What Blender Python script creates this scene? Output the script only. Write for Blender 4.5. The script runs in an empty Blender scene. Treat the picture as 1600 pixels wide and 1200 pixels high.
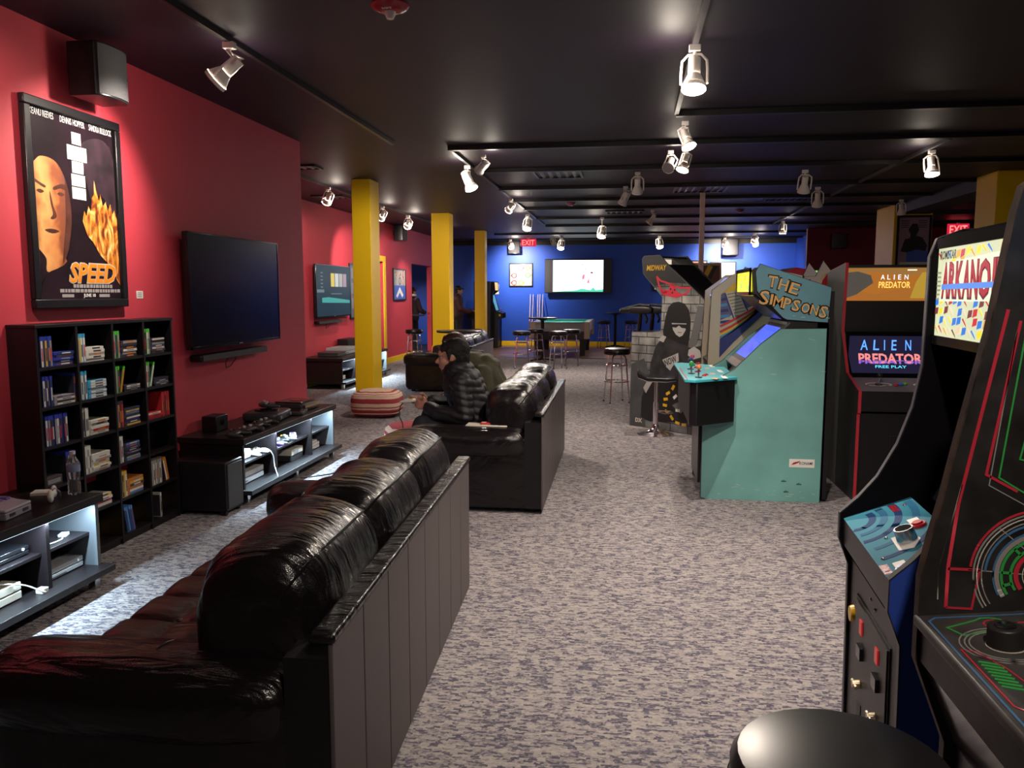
import bpy, bmesh, math, random
from mathutils import Vector, Matrix, noise
random.seed(7)
SC = bpy.context.scene
COL = SC.collection
# ------------------------------------------------------------------ camera, world, exposure
cam = bpy.data.cameras.new('camera'); camo = bpy.data.objects.new('camera', cam); COL.objects.link(camo)
camo.location = (0, 0, 1.55)
camo.rotation_euler = (math.radians(90 - 6.485), 0, math.radians(8.224))
cam.sensor_width = 36; cam.lens = 36 * 1258 / 1600; cam.clip_start = .02; cam.clip_end = 100
SC.camera = camo
W = bpy.data.worlds.new('world'); SC.world = W; W.use_nodes = True
W.node_tree.nodes['Background'].inputs[0].default_value = (.55, .42, .6, 1)
W.node_tree.nodes['Background'].inputs[1].default_value = .02
SC.view_settings.view_transform = 'Standard'; SC.view_settings.look = 'None'
SC.view_settings.exposure = 1.15; SC.view_settings.gamma = 1.0
SC.view_settings.use_curve_mapping = False
LAMP = 1.0           # overall strength of the track lamps
WARM = (1, .87, .74); COOL = (.62, .86, 1)

# ------------------------------------------------------------------ materials
MATS = {}
def nd(nt, t, **k):
    n = nt.nodes.new(t)
    for a, b in k.items(): setattr(n, a, b)
    return n
def mat(name, col=(.5, .5, .5), rough=.5, metal=0, emit=None, es=1.0, spec=.5, bump=0, bscale=60, var=0, vscale=8, coat=0, trans=0, ior=1.45, alpha=1):
    if name in MATS: return MATS[name]
    m = bpy.data.materials.new(name); m.use_nodes = True; nt = m.node_tree
    b = nt.nodes['Principled BSDF']; I = b.inputs
    I['Base Color'].default_value = (*col, 1); I['Roughness'].default_value = rough; I['Metallic'].default_value = metal
    I['Specular IOR Level'].default_value = spec; I['Coat Weight'].default_value = coat; I['Coat Roughness'].default_value = .12
    I['Transmission Weight'].default_value = trans; I['IOR'].default_value = ior; I['Alpha'].default_value = alpha
    if emit: I['Emission Color'].default_value = (*emit, 1); I['Emission Strength'].default_value = es * (1 if name == 'bulb' else .5)
    if bump or var:
        tc = nd(nt, 'ShaderNodeTexCoord')
        if bump:
            n = nd(nt, 'ShaderNodeTexNoise'); n.inputs['Scale'].default_value = bscale; n.inputs['Detail'].default_value = 4
            nt.links.new(tc.outputs['Object'], n.inputs['Vector'])
            bp = nd(nt, 'ShaderNodeBump'); bp.inputs['Strength'].default_value = bump; bp.inputs['Distance'].default_value = .01
            nt.links.new(n.outputs['Fac'], bp.inputs['Height']); nt.links.new(bp.outputs['Normal'], I['Normal'])
        if var:
            n2 = nd(nt, 'ShaderNodeTexNoise'); n2.inputs['Scale'].default_value = vscale; n2.inputs['Detail'].default_value = 5
            nt.links.new(tc.outputs['Object'], n2.inputs['Vector'])
            cr = nd(nt, 'ShaderNodeValToRGB'); e = cr.color_ramp.elements
            e[0].position = .3; e[1].position = .7
            e[0].color = (*[c * (1 - var) for c in col], 1); e[1].color = (*[min(1, c * (1 + var)) for c in col], 1)
            nt.links.new(n2.outputs['Fac'], cr.inputs['Fac']); nt.links.new(cr.outputs['Color'], I['Base Color'])
    MATS[name] = m
    return m
def mathn(nt, op, a, b=None, c=None):
    n = nd(nt, 'ShaderNodeMath', operation=op)
    for i, v in enumerate((a, b, c)):
        if v is None: continue
        if isinstance(v, (int, float)): n.inputs[i].default_value = v
        else: nt.links.new(v, n.inputs[i])
    return n.outputs[0]
def ramp(nt, fac, stops, interp='LINEAR'):
    cr = nd(nt, 'ShaderNodeValToRGB'); cr.color_ramp.interpolation = interp; el = cr.color_ramp.elements
    while len(el) < len(stops): el.new(.5)
    for e, (p, c) in zip(el, stops): e.position = p; e.color = (*c, 1)
    nt.links.new(fac, cr.inputs['Fac']); return cr.outputs['Color']

def carpet_mat():
    m = bpy.data.materials.new('carpet'); m.use_nodes = True; nt = m.node_tree; b = nt.nodes['Principled BSDF']
    tc = nd(nt, 'ShaderNodeTexCoord'); sp = nd(nt, 'ShaderNodeSeparateXYZ'); nt.links.new(tc.outputs['Object'], sp.inputs[0])
    wob = nd(nt, 'ShaderNodeTexNoise'); wob.inputs['Scale'].default_value = 40; nt.links.new(tc.outputs['Object'], wob.inputs['Vector'])
    wb = mathn(nt, 'MULTIPLY', mathn(nt, 'SUBTRACT', wob.outputs['Fac'], .5), .02)
    def cells(cx, cy):
        yy = mathn(nt, 'FLOOR', mathn(nt, 'DIVIDE', mathn(nt, 'ADD', sp.outputs['Y'], wb), cy))
        wn = nd(nt, 'ShaderNodeTexWhiteNoise', noise_dimensions='1D'); nt.links.new(yy, wn.inputs['W'])
        xx = mathn(nt, 'FLOOR', mathn(nt, 'ADD', mathn(nt, 'DIVIDE', mathn(nt, 'ADD', sp.outputs['X'], wb), cx), mathn(nt, 'MULTIPLY', wn.outputs['Value'], 9)))
        cb = nd(nt, 'ShaderNodeCombineXYZ'); nt.links.new(xx, cb.inputs[0]); nt.links.new(yy, cb.inputs[1])
        w2 = nd(nt, 'ShaderNodeTexWhiteNoise', noise_dimensions='2D'); nt.links.new(cb.outputs[0], w2.inputs['Vector'])
        return w2.outputs['Value']
    a = cells(.03, .011); c = cells(.010, .0055)
    big = nd(nt, 'ShaderNodeTexNoise'); big.inputs['Scale'].default_value = 9; nt.links.new(tc.outputs['Object'], big.inputs['Vector'])
    v = mathn(nt, 'ADD', mathn(nt, 'ADD', mathn(nt, 'MULTIPLY', a, .62), mathn(nt, 'MULTIPLY', c, .38)), mathn(nt, 'MULTIPLY', mathn(nt, 'SUBTRACT', big.outputs['Fac'], .5), .2))
    colr = ramp(nt, v, [(.0, (.07, .064, .09)), (.27, (.1, .092, .125)), (.4, (.2, .18, .2)), (.6, (.3, .27, .27)), (1, (.4, .36, .335))])
    nt.links.new(colr, b.inputs['Base Color'])
    b.inputs['Roughness'].default_value = .95; b.inputs['Specular IOR Level'].default_value = .1
    bp = nd(nt, 'ShaderNodeBump'); bp.inputs['Strength'].default_value = .6; bp.inputs['Distance'].default_value = .004
    nt.links.new(c, bp.inputs['Height']); nt.links.new(bp.outputs['Normal'], b.inputs['Normal'])
    return m
def wood_floor_mat():
    m = bpy.data.materials.new('plank'); m.use_nodes = True; nt = m.node_tree; b = nt.nodes['Principled BSDF']
    oi = nd(nt, 'ShaderNodeObjectInfo'); tc = nd(nt, 'ShaderNodeTexCoord')
    mp = nd(nt, 'ShaderNodeMapping'); mp.inputs['Scale'].default_value = (2, 22, 1); nt.links.new(tc.outputs['Object'], mp.inputs['Vector'])
    n = nd(nt, 'ShaderNodeTexNoise'); n.inputs['Scale'].default_value = 3; n.inputs['Detail'].default_value = 6; nt.links.new(mp.outputs[0], n.inputs['Vector'])
    f = mathn(nt, 'ADD', mathn(nt, 'MULTIPLY', n.outputs['Fac'], .5), mathn(nt, 'MULTIPLY', oi.outputs['Random'], .5))
    nt.links.new(ramp(nt, f, [(.2, (.16, .075, .045)), (.8, (.36, .2, .125))]), b.inputs['Base Color']); b.inputs['Roughness'].default_value = .35
    return m
def leather_mat(name, col, rough=.3, wr=.5):
    m = bpy.data.materials.new(name); m.use_nodes = True; nt = m.node_tree; b = nt.nodes['Principled BSDF']
    b.inputs['Base Color'].default_value = (*col, 1); b.inputs['Roughness'].default_value = rough; b.inputs['Specular IOR Level'].default_value = .5
    tc = nd(nt, 'ShaderNodeTexCoord')
    mp = nd(nt, 'ShaderNodeMapping'); mp.inputs['Scale'].default_value = (1.2, 7, 1.6); nt.links.new(tc.outputs['Object'], mp.inputs['Vector'])
    n = nd(nt, 'ShaderNodeTexNoise'); n.inputs['Scale'].default_value = 3.2; n.inputs['Detail'].default_value = 3; n.inputs['Distortion'].default_value = .8
    nt.links.new(mp.outputs[0], n.inputs['Vector'])
    g = nd(nt, 'ShaderNodeTexVoronoi'); g.inputs['Scale'].default_value = 260; nt.links.new(tc.outputs['Object'], g.inputs['Vector'])
    h = mathn(nt, 'ADD', mathn(nt, 'MULTIPLY', n.outputs['Fac'], 1.0), mathn(nt, 'MULTIPLY', g.outputs['Distance'], .02))
    bp = nd(nt, 'ShaderNodeBump'); bp.inputs['Strength'].default_value = wr; bp.inputs['Distance'].default_value = .05
    nt.links.new(h, bp.inputs['Height']); nt.links.new(bp.outputs['Normal'], b.inputs['Normal'])
    MATS[name] = m
    return m
def stripes_mat(name, stops, lo, hi, wav=0.0, freq=14, axis='Z'):
    m = bpy.data.materials.new(name); m.use_nodes = True; nt = m.node_tree; b = nt.nodes['Principled BSDF']
    tc = nd(nt, 'ShaderNodeTexCoord'); sp = nd(nt, 'ShaderNodeSeparateXYZ'); nt.links.new(tc.outputs['Object'], sp.inputs[0])
    n = nd(nt, 'ShaderNodeTexNoise'); n.inputs['Scale'].default_value = freq; nt.links.new(tc.outputs['Object'], n.inputs['Vector'])
    z = mathn(nt, 'ADD', sp.outputs[axis], mathn(nt, 'MULTIPLY', mathn(nt, 'SUBTRACT', n.outputs['Fac'], .5), wav))
    f = mathn(nt, 'DIVIDE', mathn(nt, 'SUBTRACT', z, lo), hi - lo)
    nt.links.new(ramp(nt, f, stops, 'CONSTANT'), b.inputs['Base Color']); b.inputs['Roughness'].default_value = .9
    fb = nd(nt, 'ShaderNodeTexNoise'); fb.inputs['Scale'].default_value = 160; nt.links.new(tc.outputs['Object'], fb.inputs['Vector'])
    bp = nd(nt, 'ShaderNodeBump'); bp.inputs['Strength'].default_value = .6; bp.inputs['Distance'].default_value = .01
    nt.links.new(fb.outputs['Fac'], bp.inputs['Height']); nt.links.new(bp.outputs['Normal'], b.inputs['Normal'])
    MATS[name] = m
    return m
def brick_print_mat():
    m = bpy.data.materials.new('brick_print'); m.use_nodes = True; nt = m.node_tree; b = nt.nodes['Principled BSDF']
    tc = nd(nt, 'ShaderNodeTexCoord'); sp = nd(nt, 'ShaderNodeSeparateXYZ'); nt.links.new(tc.outputs['Object'], sp.inputs[0])
    cb = nd(nt, 'ShaderNodeCombineXYZ'); nt.links.new(sp.outputs['X'], cb.inputs[0]); nt.links.new(sp.outputs['Z'], cb.inputs[1])
    br = nd(nt, 'ShaderNodeTexBrick'); nt.links.new(cb.outputs[0], br.inputs['Vector'])
    br.inputs['Scale'].default_value = 1; br.inputs['Brick Width'].default_value = .24; br.inputs['Row Height'].default_value = .095
    br.inputs['Mortar Size'].default_value = .006; br.inputs['Color1'].default_value = (.55, .55, .52, 1); br.inputs['Color2'].default_value = (.36, .36, .35, 1); br.inputs['Mortar'].default_value = (.08, .08, .08, 1)
    n = nd(nt, 'ShaderNodeTexNoise'); n.inputs['Scale'].default_value = 5; n.inputs['Detail'].default_value = 6; nt.links.new(tc.outputs['Object'], n.inputs['Vector'])
    g = ramp(nt, n.outputs['Fac'], [(.35, (.35, .35, .37)), (.65, (1, 1, 1))])
    mx = nd(nt, 'ShaderNodeMix', data_type='RGBA', blend_type='MULTIPLY'); mx.inputs[0].default_value = 1
    nt.links.new(br.outputs['Color'], mx.inputs[6]); nt.links.new(g, mx.inputs[7])
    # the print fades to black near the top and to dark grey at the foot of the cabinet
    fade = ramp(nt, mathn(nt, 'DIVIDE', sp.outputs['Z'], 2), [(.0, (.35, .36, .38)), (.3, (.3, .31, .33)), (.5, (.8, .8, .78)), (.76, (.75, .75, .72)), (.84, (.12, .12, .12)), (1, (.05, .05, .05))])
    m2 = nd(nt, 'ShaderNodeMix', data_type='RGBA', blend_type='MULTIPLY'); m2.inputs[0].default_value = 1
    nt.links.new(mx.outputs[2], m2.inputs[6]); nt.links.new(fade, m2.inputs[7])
    nt.links.new(m2.outputs[2], b.inputs['Base Color']); b.inputs['Roughness'].default_value = .45
    return m
MATS['carpet'] = carpet_mat(); MATS['plank'] = wood_floor_mat(); MATS['brick_print'] = brick_print_mat()
leather_mat('leather', (.008, .0055, .0065), .24, .4)
leather_mat('seat_leather', (.03, .011, .01), .36, .2)
mat('sofa_board', (.02, .016, .017), .38, bump=.06, bscale=14)
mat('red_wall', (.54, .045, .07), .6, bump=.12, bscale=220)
mat('blue_wall', (.016, .075, .5), .5, bump=.05, bscale=200)
mat('yellow', (.85, .55, .008), .5)
mat('ceiling', (.017, .008, .019), .55, bump=.1, bscale=3, var=.2, vscale=1.2)
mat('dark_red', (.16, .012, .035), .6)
mat('black', (.006, .005, .0065), .45)
mat('black_gloss', (.008, .008, .01), .12)
mat('satin_black', (.009, .008, .01), .3)
mat('espresso', (.009, .006, .0075), .4, bump=.05, bscale=30)
mat('track', (.02, .018, .02), .4)
mat('lamp_white', (.85, .8, .76), .6, spec=.3)
mat('chrome', (.78, .7, .76), .13, 1)
mat('steel', (.6, .6, .62), .25, 1)
mat('white', (.75, .74, .7), .5)
mat('offwhite', (.62, .58, .5), .5)
mat('grey', (.25, .25, .27), .45)
mat('skin', (.42, .2, .14), .5)
mat('glass', (.9, .95, .95), .05, trans=1, ior=1.3)
mat('cord', (.02, .02, .02), .6)

# ------------------------------------------------------------------ mesh helpers
class MB:
    def __init__(s): s.v = []; s.f = []
    def add(s, vs, fs):
        o = len(s.v); s.v += [tuple(p) for p in vs]; s.f += [tuple(i + o for i in f) for f in fs]; return s
    def box(s, x0, x1, y0, y1, z0, z1):
        return s.add([(x, y, z) for x in (x0, x1) for y in (y0, y1) for z in (z0, z1)],
                     [(0, 1, 3, 2), (4, 6, 7, 5), (0, 4, 5, 1), (2, 3, 7, 6), (0, 2, 6, 4), (1, 5, 7, 3)])
    def prism(s, poly, axis, a, b):
        n = len(poly)
        def P(u, w, t): return {'x': (t, u, w), 'y': (u, t, w), 'z': (u, w, t)}[axis]
        vs = [P(u, w, a) for u, w in poly] + [P(u, w, b) for u, w in poly]
        return s.add(vs, [tuple(range(n)), tuple(range(2 * n - 1, n - 1, -1))] + [(i, (i + 1) % n, (i + 1) % n + n, i + n) for i in range(n)])
    def frame(s, p, q):
        d = (Vector(q) - Vector(p)).normalized(); a = Vector((0, 0, 1)) if abs(d.z) < .9 else Vector((1, 0, 0))
        u = d.cross(a).normalized(); return u, d.cross(u)
    def cyl(s, p, q, r0, r1=None, n=14, cap=True):
        r1 = r0 if r1 is None else r1; u, w = s.frame(p, q); p = Vector(p); q = Vector(q)
        cs = [(math.cos(2 * math.pi * i / n), math.sin(2 * math.pi * i / n)) for i in range(n)]
        vs = [p + u * c * r0 + w * t * r0 for c, t in cs] + [q + u * c * r1 + w * t * r1 for c, t in cs]
        fs = [(i, (i + 1) % n, (i + 1) % n + n, i + n) for i in range(n)]
        if cap: fs += [tuple(range(n - 1, -1, -1)), tuple(range(n, 2 * n))]
        return s.add(vs, fs)
    def tube(s, pts, r, n=8, closed=False):
        pts = [Vector(p) for p in pts]; m = len(pts); vs = []; up = None
        for i, p in enumerate(pts):
            a = pts[(i - 1) % m] if (closed or i) else p; b = pts[(i + 1) % m] if (closed or i < m - 1) else p
            d = (b - a).normalized()
            if up is None:
                up = Vector((0, 0, 1)) if abs(d.z) < .9 else Vector((1, 0, 0))
            u = d.cross(up)
            if u.length < 1e-5: u = d.orthogonal()
            u.normalize(); w = d.cross(u); up = -w if False else u.cross(d)
            rr = r[i] if isinstance(r, (list, tuple)) else r
            vs += [p + u * math.cos(2 * math.pi * k / n) * rr + w * math.sin(2 * math.pi * k / n) * rr for k in range(n)]
        fs = []
        for i in range(m if closed else m - 1):
            j = (i + 1) % m
            fs += [(i * n + k, i * n + (k + 1) % n, j * n + (k + 1) % n, j * n + k) for k in range(n)]
        if not closed: fs += [tuple(range(n - 1, -1, -1)), tuple(range((m - 1) * n, m * n))]
        return s.add(vs, fs)
    def lathe(s, prof, c=(0, 0, 0), n=24, sx=1, sy=1):
        m = len(prof); vs = []
        for r, z in prof:
            vs += [(c[0] + sx * r * math.cos(2 * math.pi * k / n), c[1] + sy * r * math.sin(2 * math.pi * k / n), c[2] + z) for k in range(n)]
        fs = [(i * n + k, i * n + (k + 1) % n, (i + 1) * n + (k + 1) % n, (i + 1) * n + k) for i in range(m - 1) for k in range(n)]
        fs += [tuple(range(n - 1, -1, -1)), tuple(range((m - 1) * n, m * n))]
        return s.add(vs, fs)
    def sph(s, c, r, nu=14, nv=10, R=None):
        r = (r, r, r) if isinstance(r, (int, float)) else r; c = Vector(c); vs = []
        def T(x, y, z):
            p = Vector((x * r[0], y * r[1], z * r[2])); return c + (R @ p if R else p)
        vs.append(T(0, 0, 1))
        for i in range(1, nv):
            a = math.pi * i / nv
            vs += [T(math.sin(a) * math.cos(2 * math.pi * k / nu), math.sin(a) * math.sin(2 * math.pi * k / nu), math.cos(a)) for k in range(nu)]
        vs.append(T(0, 0, -1)); L = len(vs) - 1
        fs = [(0, 1 + k, 1 + (k + 1) % nu) for k in range(nu)]
        for i in range(nv - 2):
            fs += [(1 + i * nu + k, 1 + (i + 1) * nu + k, 1 + (i + 1) * nu + (k + 1) % nu, 1 + i * nu + (k + 1) % nu) for k in range(nu)]
        fs += [(L, 1 + (nv - 2) * nu + (k + 1) % nu, 1 + (nv - 2) * nu + k) for k in range(nu)]
        return s.add(vs, fs)
    def caps(s, p, q, r0, r1=None, n=12):
        r1 = r0 if r1 is None else r1
        s.cyl(p, q, r0, r1, n); s.sph(p, r0 * .999, n, 8); s.sph(q, r1 * .999, n, 8); return s
    def chain(s, pts, rs, n=12):
        for i in range(len(pts) - 1): s.caps(pts[i], pts[i + 1], rs[i], rs[i + 1], n)
        return s
    def rbox(s, x0, x1, y0, y1, z0, z1, r=.03, n=10, e=4.0):
        # a padded box: superellipsoid
        c = Vector(((x0 + x1) / 2, (y0 + y1) / 2, (z0 + z1) / 2)); h = ((x1 - x0) / 2, (y1 - y0) / 2, (z1 - z0) / 2)
        nu, nv = n * 4, n * 2; vs = []
        sg = lambda t, k: math.copysign(abs(t) ** k, t); k = 2 / e
        for i in range(nv + 1):
            a = -math.pi / 2 + math.pi * i / nv
            for j in range(nu):
                b = 2 * math.pi * j / nu
                vs.append((c.x + h[0] * sg(math.cos(a), k) * sg(math.cos(b), k), c.y + h[1] * sg(math.cos(a), k) * sg(math.sin(b), k), c.z + h[2] * sg(math.sin(a), k)))
        fs = [(i * nu + j, i * nu + (j + 1) % nu, (i + 1) * nu + (j + 1) % nu, (i + 1) * nu + j) for i in range(nv) for j in range(nu)]
        return s.add(vs, fs)
    def xf(s, M):
        s.v = [tuple(M @ Vector(p)) for p in s.v]; return s
    def mesh(s, name, angle=38, merge=True):
        me = bpy.data.meshes.new(name); me.from_pydata(s.v, [], s.f)
        bm = bmesh.new(); bm.from_mesh(me)
        if merge: bmesh.ops.remove_doubles(bm, verts=bm.verts, dist=1e-6)
        bmesh.ops.recalc_face_normals(bm, faces=bm.faces)
        bm.to_mesh(me); bm.free()
        for p in me.polygons: p.use_smooth = True
        me.set_sharp_from_angle(angle=math.radians(angle))
        return me
    def build(s, name, m, parent=None, bevel=0, angle=38, merge=True):
        me = s.mesh(name, angle, merge); me.materials.append(MATS[m] if isinstance(m, str) else m)
        return put(name, me, parent, bevel)
def put(name, me, parent=None, bevel=0):
    o = bpy.data.objects.new(name, me); COL.objects.link(o)
    if parent: o.parent = parent
    if bevel:
        b = o.modifiers.new('bevel', 'BEVEL'); b.width = bevel; b.segments = 2; b.limit_method = 'ANGLE'; b.angle_limit = math.radians(50)
    return o
def tag(o, label=None, cat=None, group=None, kind=None):
    if label: o['label'] = label
    if cat: o['category'] = cat
    if group: o['group'] = group
    if kind: o['kind'] = kind
    return o
def thing(name, label, cat, loc=(0, 0, 0), rz=0, group=None):
    o = bpy.data.objects.new(name, None); COL.objects.link(o); o.empty_display_size = .05
    o.location = loc; o.rotation_euler = (0, 0, math.radians(rz)); return tag(o, label, cat, group)
def clone(root, loc, rz=0, label=None, group=None):
    r = root.copy(); COL.objects.link(r); r.location = loc; r.rotation_euler = (0, 0, math.radians(rz))
    if label: r['label'] = label
    if group: r['group'] = group
    for ch in list(root.children):
        c = ch.copy(); COL.objects.link(c); c.parent = r
        for g in list(ch.children):
            d = g.copy(); COL.objects.link(d); d.parent = c
    return r
def struct(name, mb, m, bevel=0): return tag(mb.build(name, m, None, bevel), kind='structure')
B = lambda *a: MB().box(*a)
def basis(origin, right, up):
    r = Vector(right).normalized(); u = Vector(up).normalized(); n = r.cross(u)
    return Matrix(((r.x, u.x, n.x, origin[0]), (r.y, u.y, n.y, origin[1]), (r.z, u.z, n.z, origin[2]), (0, 0, 0, 1)))
def text(body, m, parent, M, w, h, cx=0, cy=0, depth=.001, z=0, shear=0, bold=0, rot=0, name='lettering'):
    cu = bpy.data.curves.new('t', 'FONT'); cu.body = body; cu.extrude = .02; cu.shear = shear; cu.offset = bold; cu.resolution_u = 2
    o = bpy.data.objects.new('t', cu); COL.objects.link(o)
    dg = bpy.context.evaluated_depsgraph_get(); me = bpy.data.meshes.new_from_object(o.evaluated_get(dg))
    bpy.data.objects.remove(o); bpy.data.curves.remove(cu)
    xs = [v.co.x for v in me.vertices]; ys = [v.co.y for v in me.vertices]
    x0, x1, y0, y1 = min(xs), max(xs), min(ys), max(ys)
    R = Matrix.Rotation(rot, 4, 'Z')
    for v in me.vertices:
        p = R @ Vector(((v.co.x - (x0 + x1) / 2) / (x1 - x0) * w, (v.co.y - (y0 + y1) / 2) / (y1 - y0) * h, 0))
        v.co = M @ Vector((cx + p.x, cy + p.y, z + (depth if v.co.z > 0 else 0)))
    me.name = name; me.materials.append(MATS[m] if isinstance(m, str) else m)
    return put(name, me, parent)
def decal(poly, m, parent, M, z=0, depth=.001, name='graphic'):
    mb = MB().prism(poly, 'z', z, z + depth).xf(M); return mb.build(name, m, parent)
def stroke(pts, wd, m, parent, M, z=0, depth=.001, closed=False, name='printed_line'):
    # a flat line of constant width drawn on a surface
    P = [Vector((p[0], p[1], 0)) for p in pts]; n = len(P); L = []; Rr = []
    for i, p in enumerate(P):
        a = P[(i - 1) % n] if (closed or i) else None; b = P[(i + 1) % n] if (closed or i < n - 1) else None
        d1 = (p - a).normalized() if a else None; d2 = (b - p).normalized() if b else None
        d = ((d1 or d2) + (d2 or d1)); d = d.normalized() if d.length > 1e-6 else (d1 or d2)
        nn = Vector((-d.y, d.x, 0)); k = 1
        if d1 and d2: k = min(2.2, 1 / max(.3, nn.dot(Vector((-d1.y, d1.x, 0)))))
        L.append(p + nn * wd / 2 * k); Rr.append(p - nn * wd / 2 * k)
    mb = MB()
    for i in range(n if closed else n - 1):
        j = (i + 1) % n
        mb.prism([(L[i].x, L[i].y), (L[j].x, L[j].y), (Rr[j].x, Rr[j].y), (Rr[i].x, Rr[i].y)], 'z', z, z + depth)
    return mb.xf(M).build(name, m, parent)
def arc(cx, cy, r, a0, a1, n=24, ry=None):
    return [(cx + r * math.cos(math.radians(a0 + (a1 - a0) * i / n)), cy + (ry or r) * math.sin(math.radians(a0 + (a1 - a0) * i / n))) for i in range(n + 1)]
def remeshed(name, mb, m, parent, voxel=.01, smooth=4, disp=None):
    me = mb.mesh('t'); o = bpy.data.objects.new('t', me); COL.objects.link(o)
    r = o.modifiers.new('r', 'REMESH'); r.mode = 'VOXEL'; r.voxel_size = voxel; r.use_smooth_shade = True
    if smooth:
        sm = o.modifiers.new('s', 'SMOOTH'); sm.iterations = smooth; sm.factor = .5
    dg = bpy.context.evaluated_depsgraph_get(); out = bpy.data.meshes.new_from_object(o.evaluated_get(dg)); bpy.data.objects.remove(o); bpy.data.meshes.remove(me)
    if disp:
        ns = [v.normal.copy() for v in out.vertices]
        for v, nn in zip(out.vertices, ns): v.co += nn * disp(v.co)
    for p in out.polygons: p.use_smooth = True
    out.name = name; out.materials.clear(); out.materials.append(MATS[m] if isinstance(m, str) else m)
    return put(name, out, parent)
# ------------------------------------------------------------------ the room
H = 3.03; NW = -3.25; FW = -5.2; BY = 23.5
struct('floor', B(-9, 9, -4, 19.0, -.1, 0), 'carpet')
fl = struct('floor_wood', B(-9, 9, 19.0, 26, -.1, -.012), 'black')
pl0 = None
for r in range(22):                                   # planks of the pool-table corner
    y0 = 19.0 + r * .205; x = -5.2 + (r % 3) * -.4
    while x < 4.7:
        x0 = max(x, -5.2); x1 = min(x + 1.2, 4.7)
        if x1 - x0 > .1: B(x0 + .002, x1 - .002, y0 + .002, y0 + .203, -.011, 0).build('plank', 'plank', fl)
        x += 1.2
struct('trim_1', MB().prism([(18.96, 0), (18.97, .012), (19.03, .012), (19.04, 0)], 'x', -5.2, 4.7), 'grey')
struct('ceiling', B(-9, 9, -4, 26, H, H + .1), 'ceiling')
struct('wall_left', B(NW - .12, NW, -4, 7.8, 0, H), 'red_wall')
struct('wall_left_return', B(FW, NW - .12, 7.68, 7.8, 0, H), 'red_wall')
# recessed left wall with two openings
for nm, a in (('wall_left_far', (7.8, 15.35, 0, H)), ('wall_left_header', (15.35, 16.75, 2.2, H)), ('wall_left_middle', (16.75, 19.05, 0, H)), ('wall_left_lintel', (19.05, 21.0, 2.24, H)), ('wall_left_end', (21.0, BY, 0, H))):
    struct(nm, B(FW - .12, FW, *a), 'red_wall')
struct('wall_back', B(FW, 4.66, BY, BY + .12, 0, H), 'blue_wall')
struct('wall_alcove_right', B(4.55, 4.66, 19.92, BY, 0, H), 'blue_wall')
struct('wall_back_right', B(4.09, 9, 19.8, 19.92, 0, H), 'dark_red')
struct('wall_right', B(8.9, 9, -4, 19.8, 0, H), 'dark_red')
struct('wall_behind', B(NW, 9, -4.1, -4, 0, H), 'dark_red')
struct('wall_side_room', B(-8.9, -8.78, 14.8, 26, 0, H).box(-8.8, FW - .12, 23.6, 23.72, 0, H).box(-8.8, FW - .12, 14.8, 14.92, 0, H), 'blue_wall')
def board(name, x0, x1, y0, y1): struct(name, B(x0, x1, y0, y1, 0, .13), 'yellow', .004)
board('baseboard_left', NW, NW + .014, -4, 7.8); board('baseboard_left_far', FW, FW + .014, 7.8, 15.25); board('baseboard_left_middle', FW, FW + .014, 16.85, 19.05)
board('baseboard_left_end', FW, FW + .014, 21.0, BY); board('baseboard_back', FW, 4.55, BY - .014, BY); board('baseboard_return', FW, NW - .12, 7.8, 7.814)
# a red chair rail on the near wall
struct('trim_2', B(NW, NW + .012, -4, 7.8, .40, .46), 'red_wall')
# yellow casing of the doorway behind the first pillar, and the dark door
struct('trim_3', B(FW - .13, FW + .02, 15.23, 15.35, 0, 2.32).box(FW - .13, FW + .02, 16.75, 16.9, 0, 2.32).box(FW - .13, FW + .02, 15.35, 16.75, 2.2, 2.32), 'yellow', .004)
d = struct('door_1', B(FW - .115, FW - .07, 15.36, 16.74, .01, 2.19), 'black', .004)
MB().sph((FW - .045, 16.6, 1.0), .03).build('door_handle', 'steel', d)
# blue room beyond the second opening
d = struct('door_2', B(-8.78, -8.74, 21.6, 22.5, 0, 2.1), mat('green_door', (.03, .05, .035), .6))
B(-6.6, -6.5, 23.55, 23.6, 0, 2.2).box(-7.6, -7.5, 23.55, 23.6, 0, 2.2).box(-7.6, -6.5, 23.55, 23.6, 2.1, 2.2).build('door_casing', 'yellow', d)
B(-7.5, -6.6, 23.56, 23.59, 0, 2.1).build('door_panel', 'green_door', d)
# yellow pillars
def pillar(n, x0, x1, y0, y1):
    struct('pillar_%d' % n, B(x0, x1, y0, y1, 0, H), 'yellow', .006)
    struct('trim_%d' % (20 + n), B(x0 - .014, x1 + .014, y0 - .014, y1 + .014, 0, .14), 'yellow', .004)
pillar(1, -3.64, -3.385, 10.4, 10.78); pillar(2, -3.70, -3.36, 15.0, 15.35); pillar(3, -3.71, -3.46, 19.35, 19.65)
pillar(4, 4.41, 5.02, 14.6, 15.6); pillar(5, 4.43, 5.05, 10.8, 11.4)
struct('trim_30', B(4.45, 4.95, 11.4, 14.6, 2.86, H), 'ceiling')
struct('pillar_6', B(1.02, 1.09, 12.4, 12.47, 0, H), mat('pole_white', (.9, .66, .6), .5), .003)
# ceiling battens: thin dark strips running across the room
for i, (y, x0, x1) in enumerate([(6.95, .36, 8.9), (8.25, -1.85, 8.9), (9.8, -1.85, 8.9), (11.5, -1.85, 8.9), (13.0, -1.85, 8.9), (14.3, -1.85, 8.9), (16.15, -1.85, 8.9), (18.0, -1.85, 8.9), (20.4, -3.4, 4.5), (22.4, -5.1, 4.5)]):
    struct('trim_%d' % (40 + i), B(x0, x1, y - .03, y + .03, H - .045, H), 'black')
struct('trim_55', B(FW, 4.55, BY - .1, BY, H - .12, H), 'black')
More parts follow.
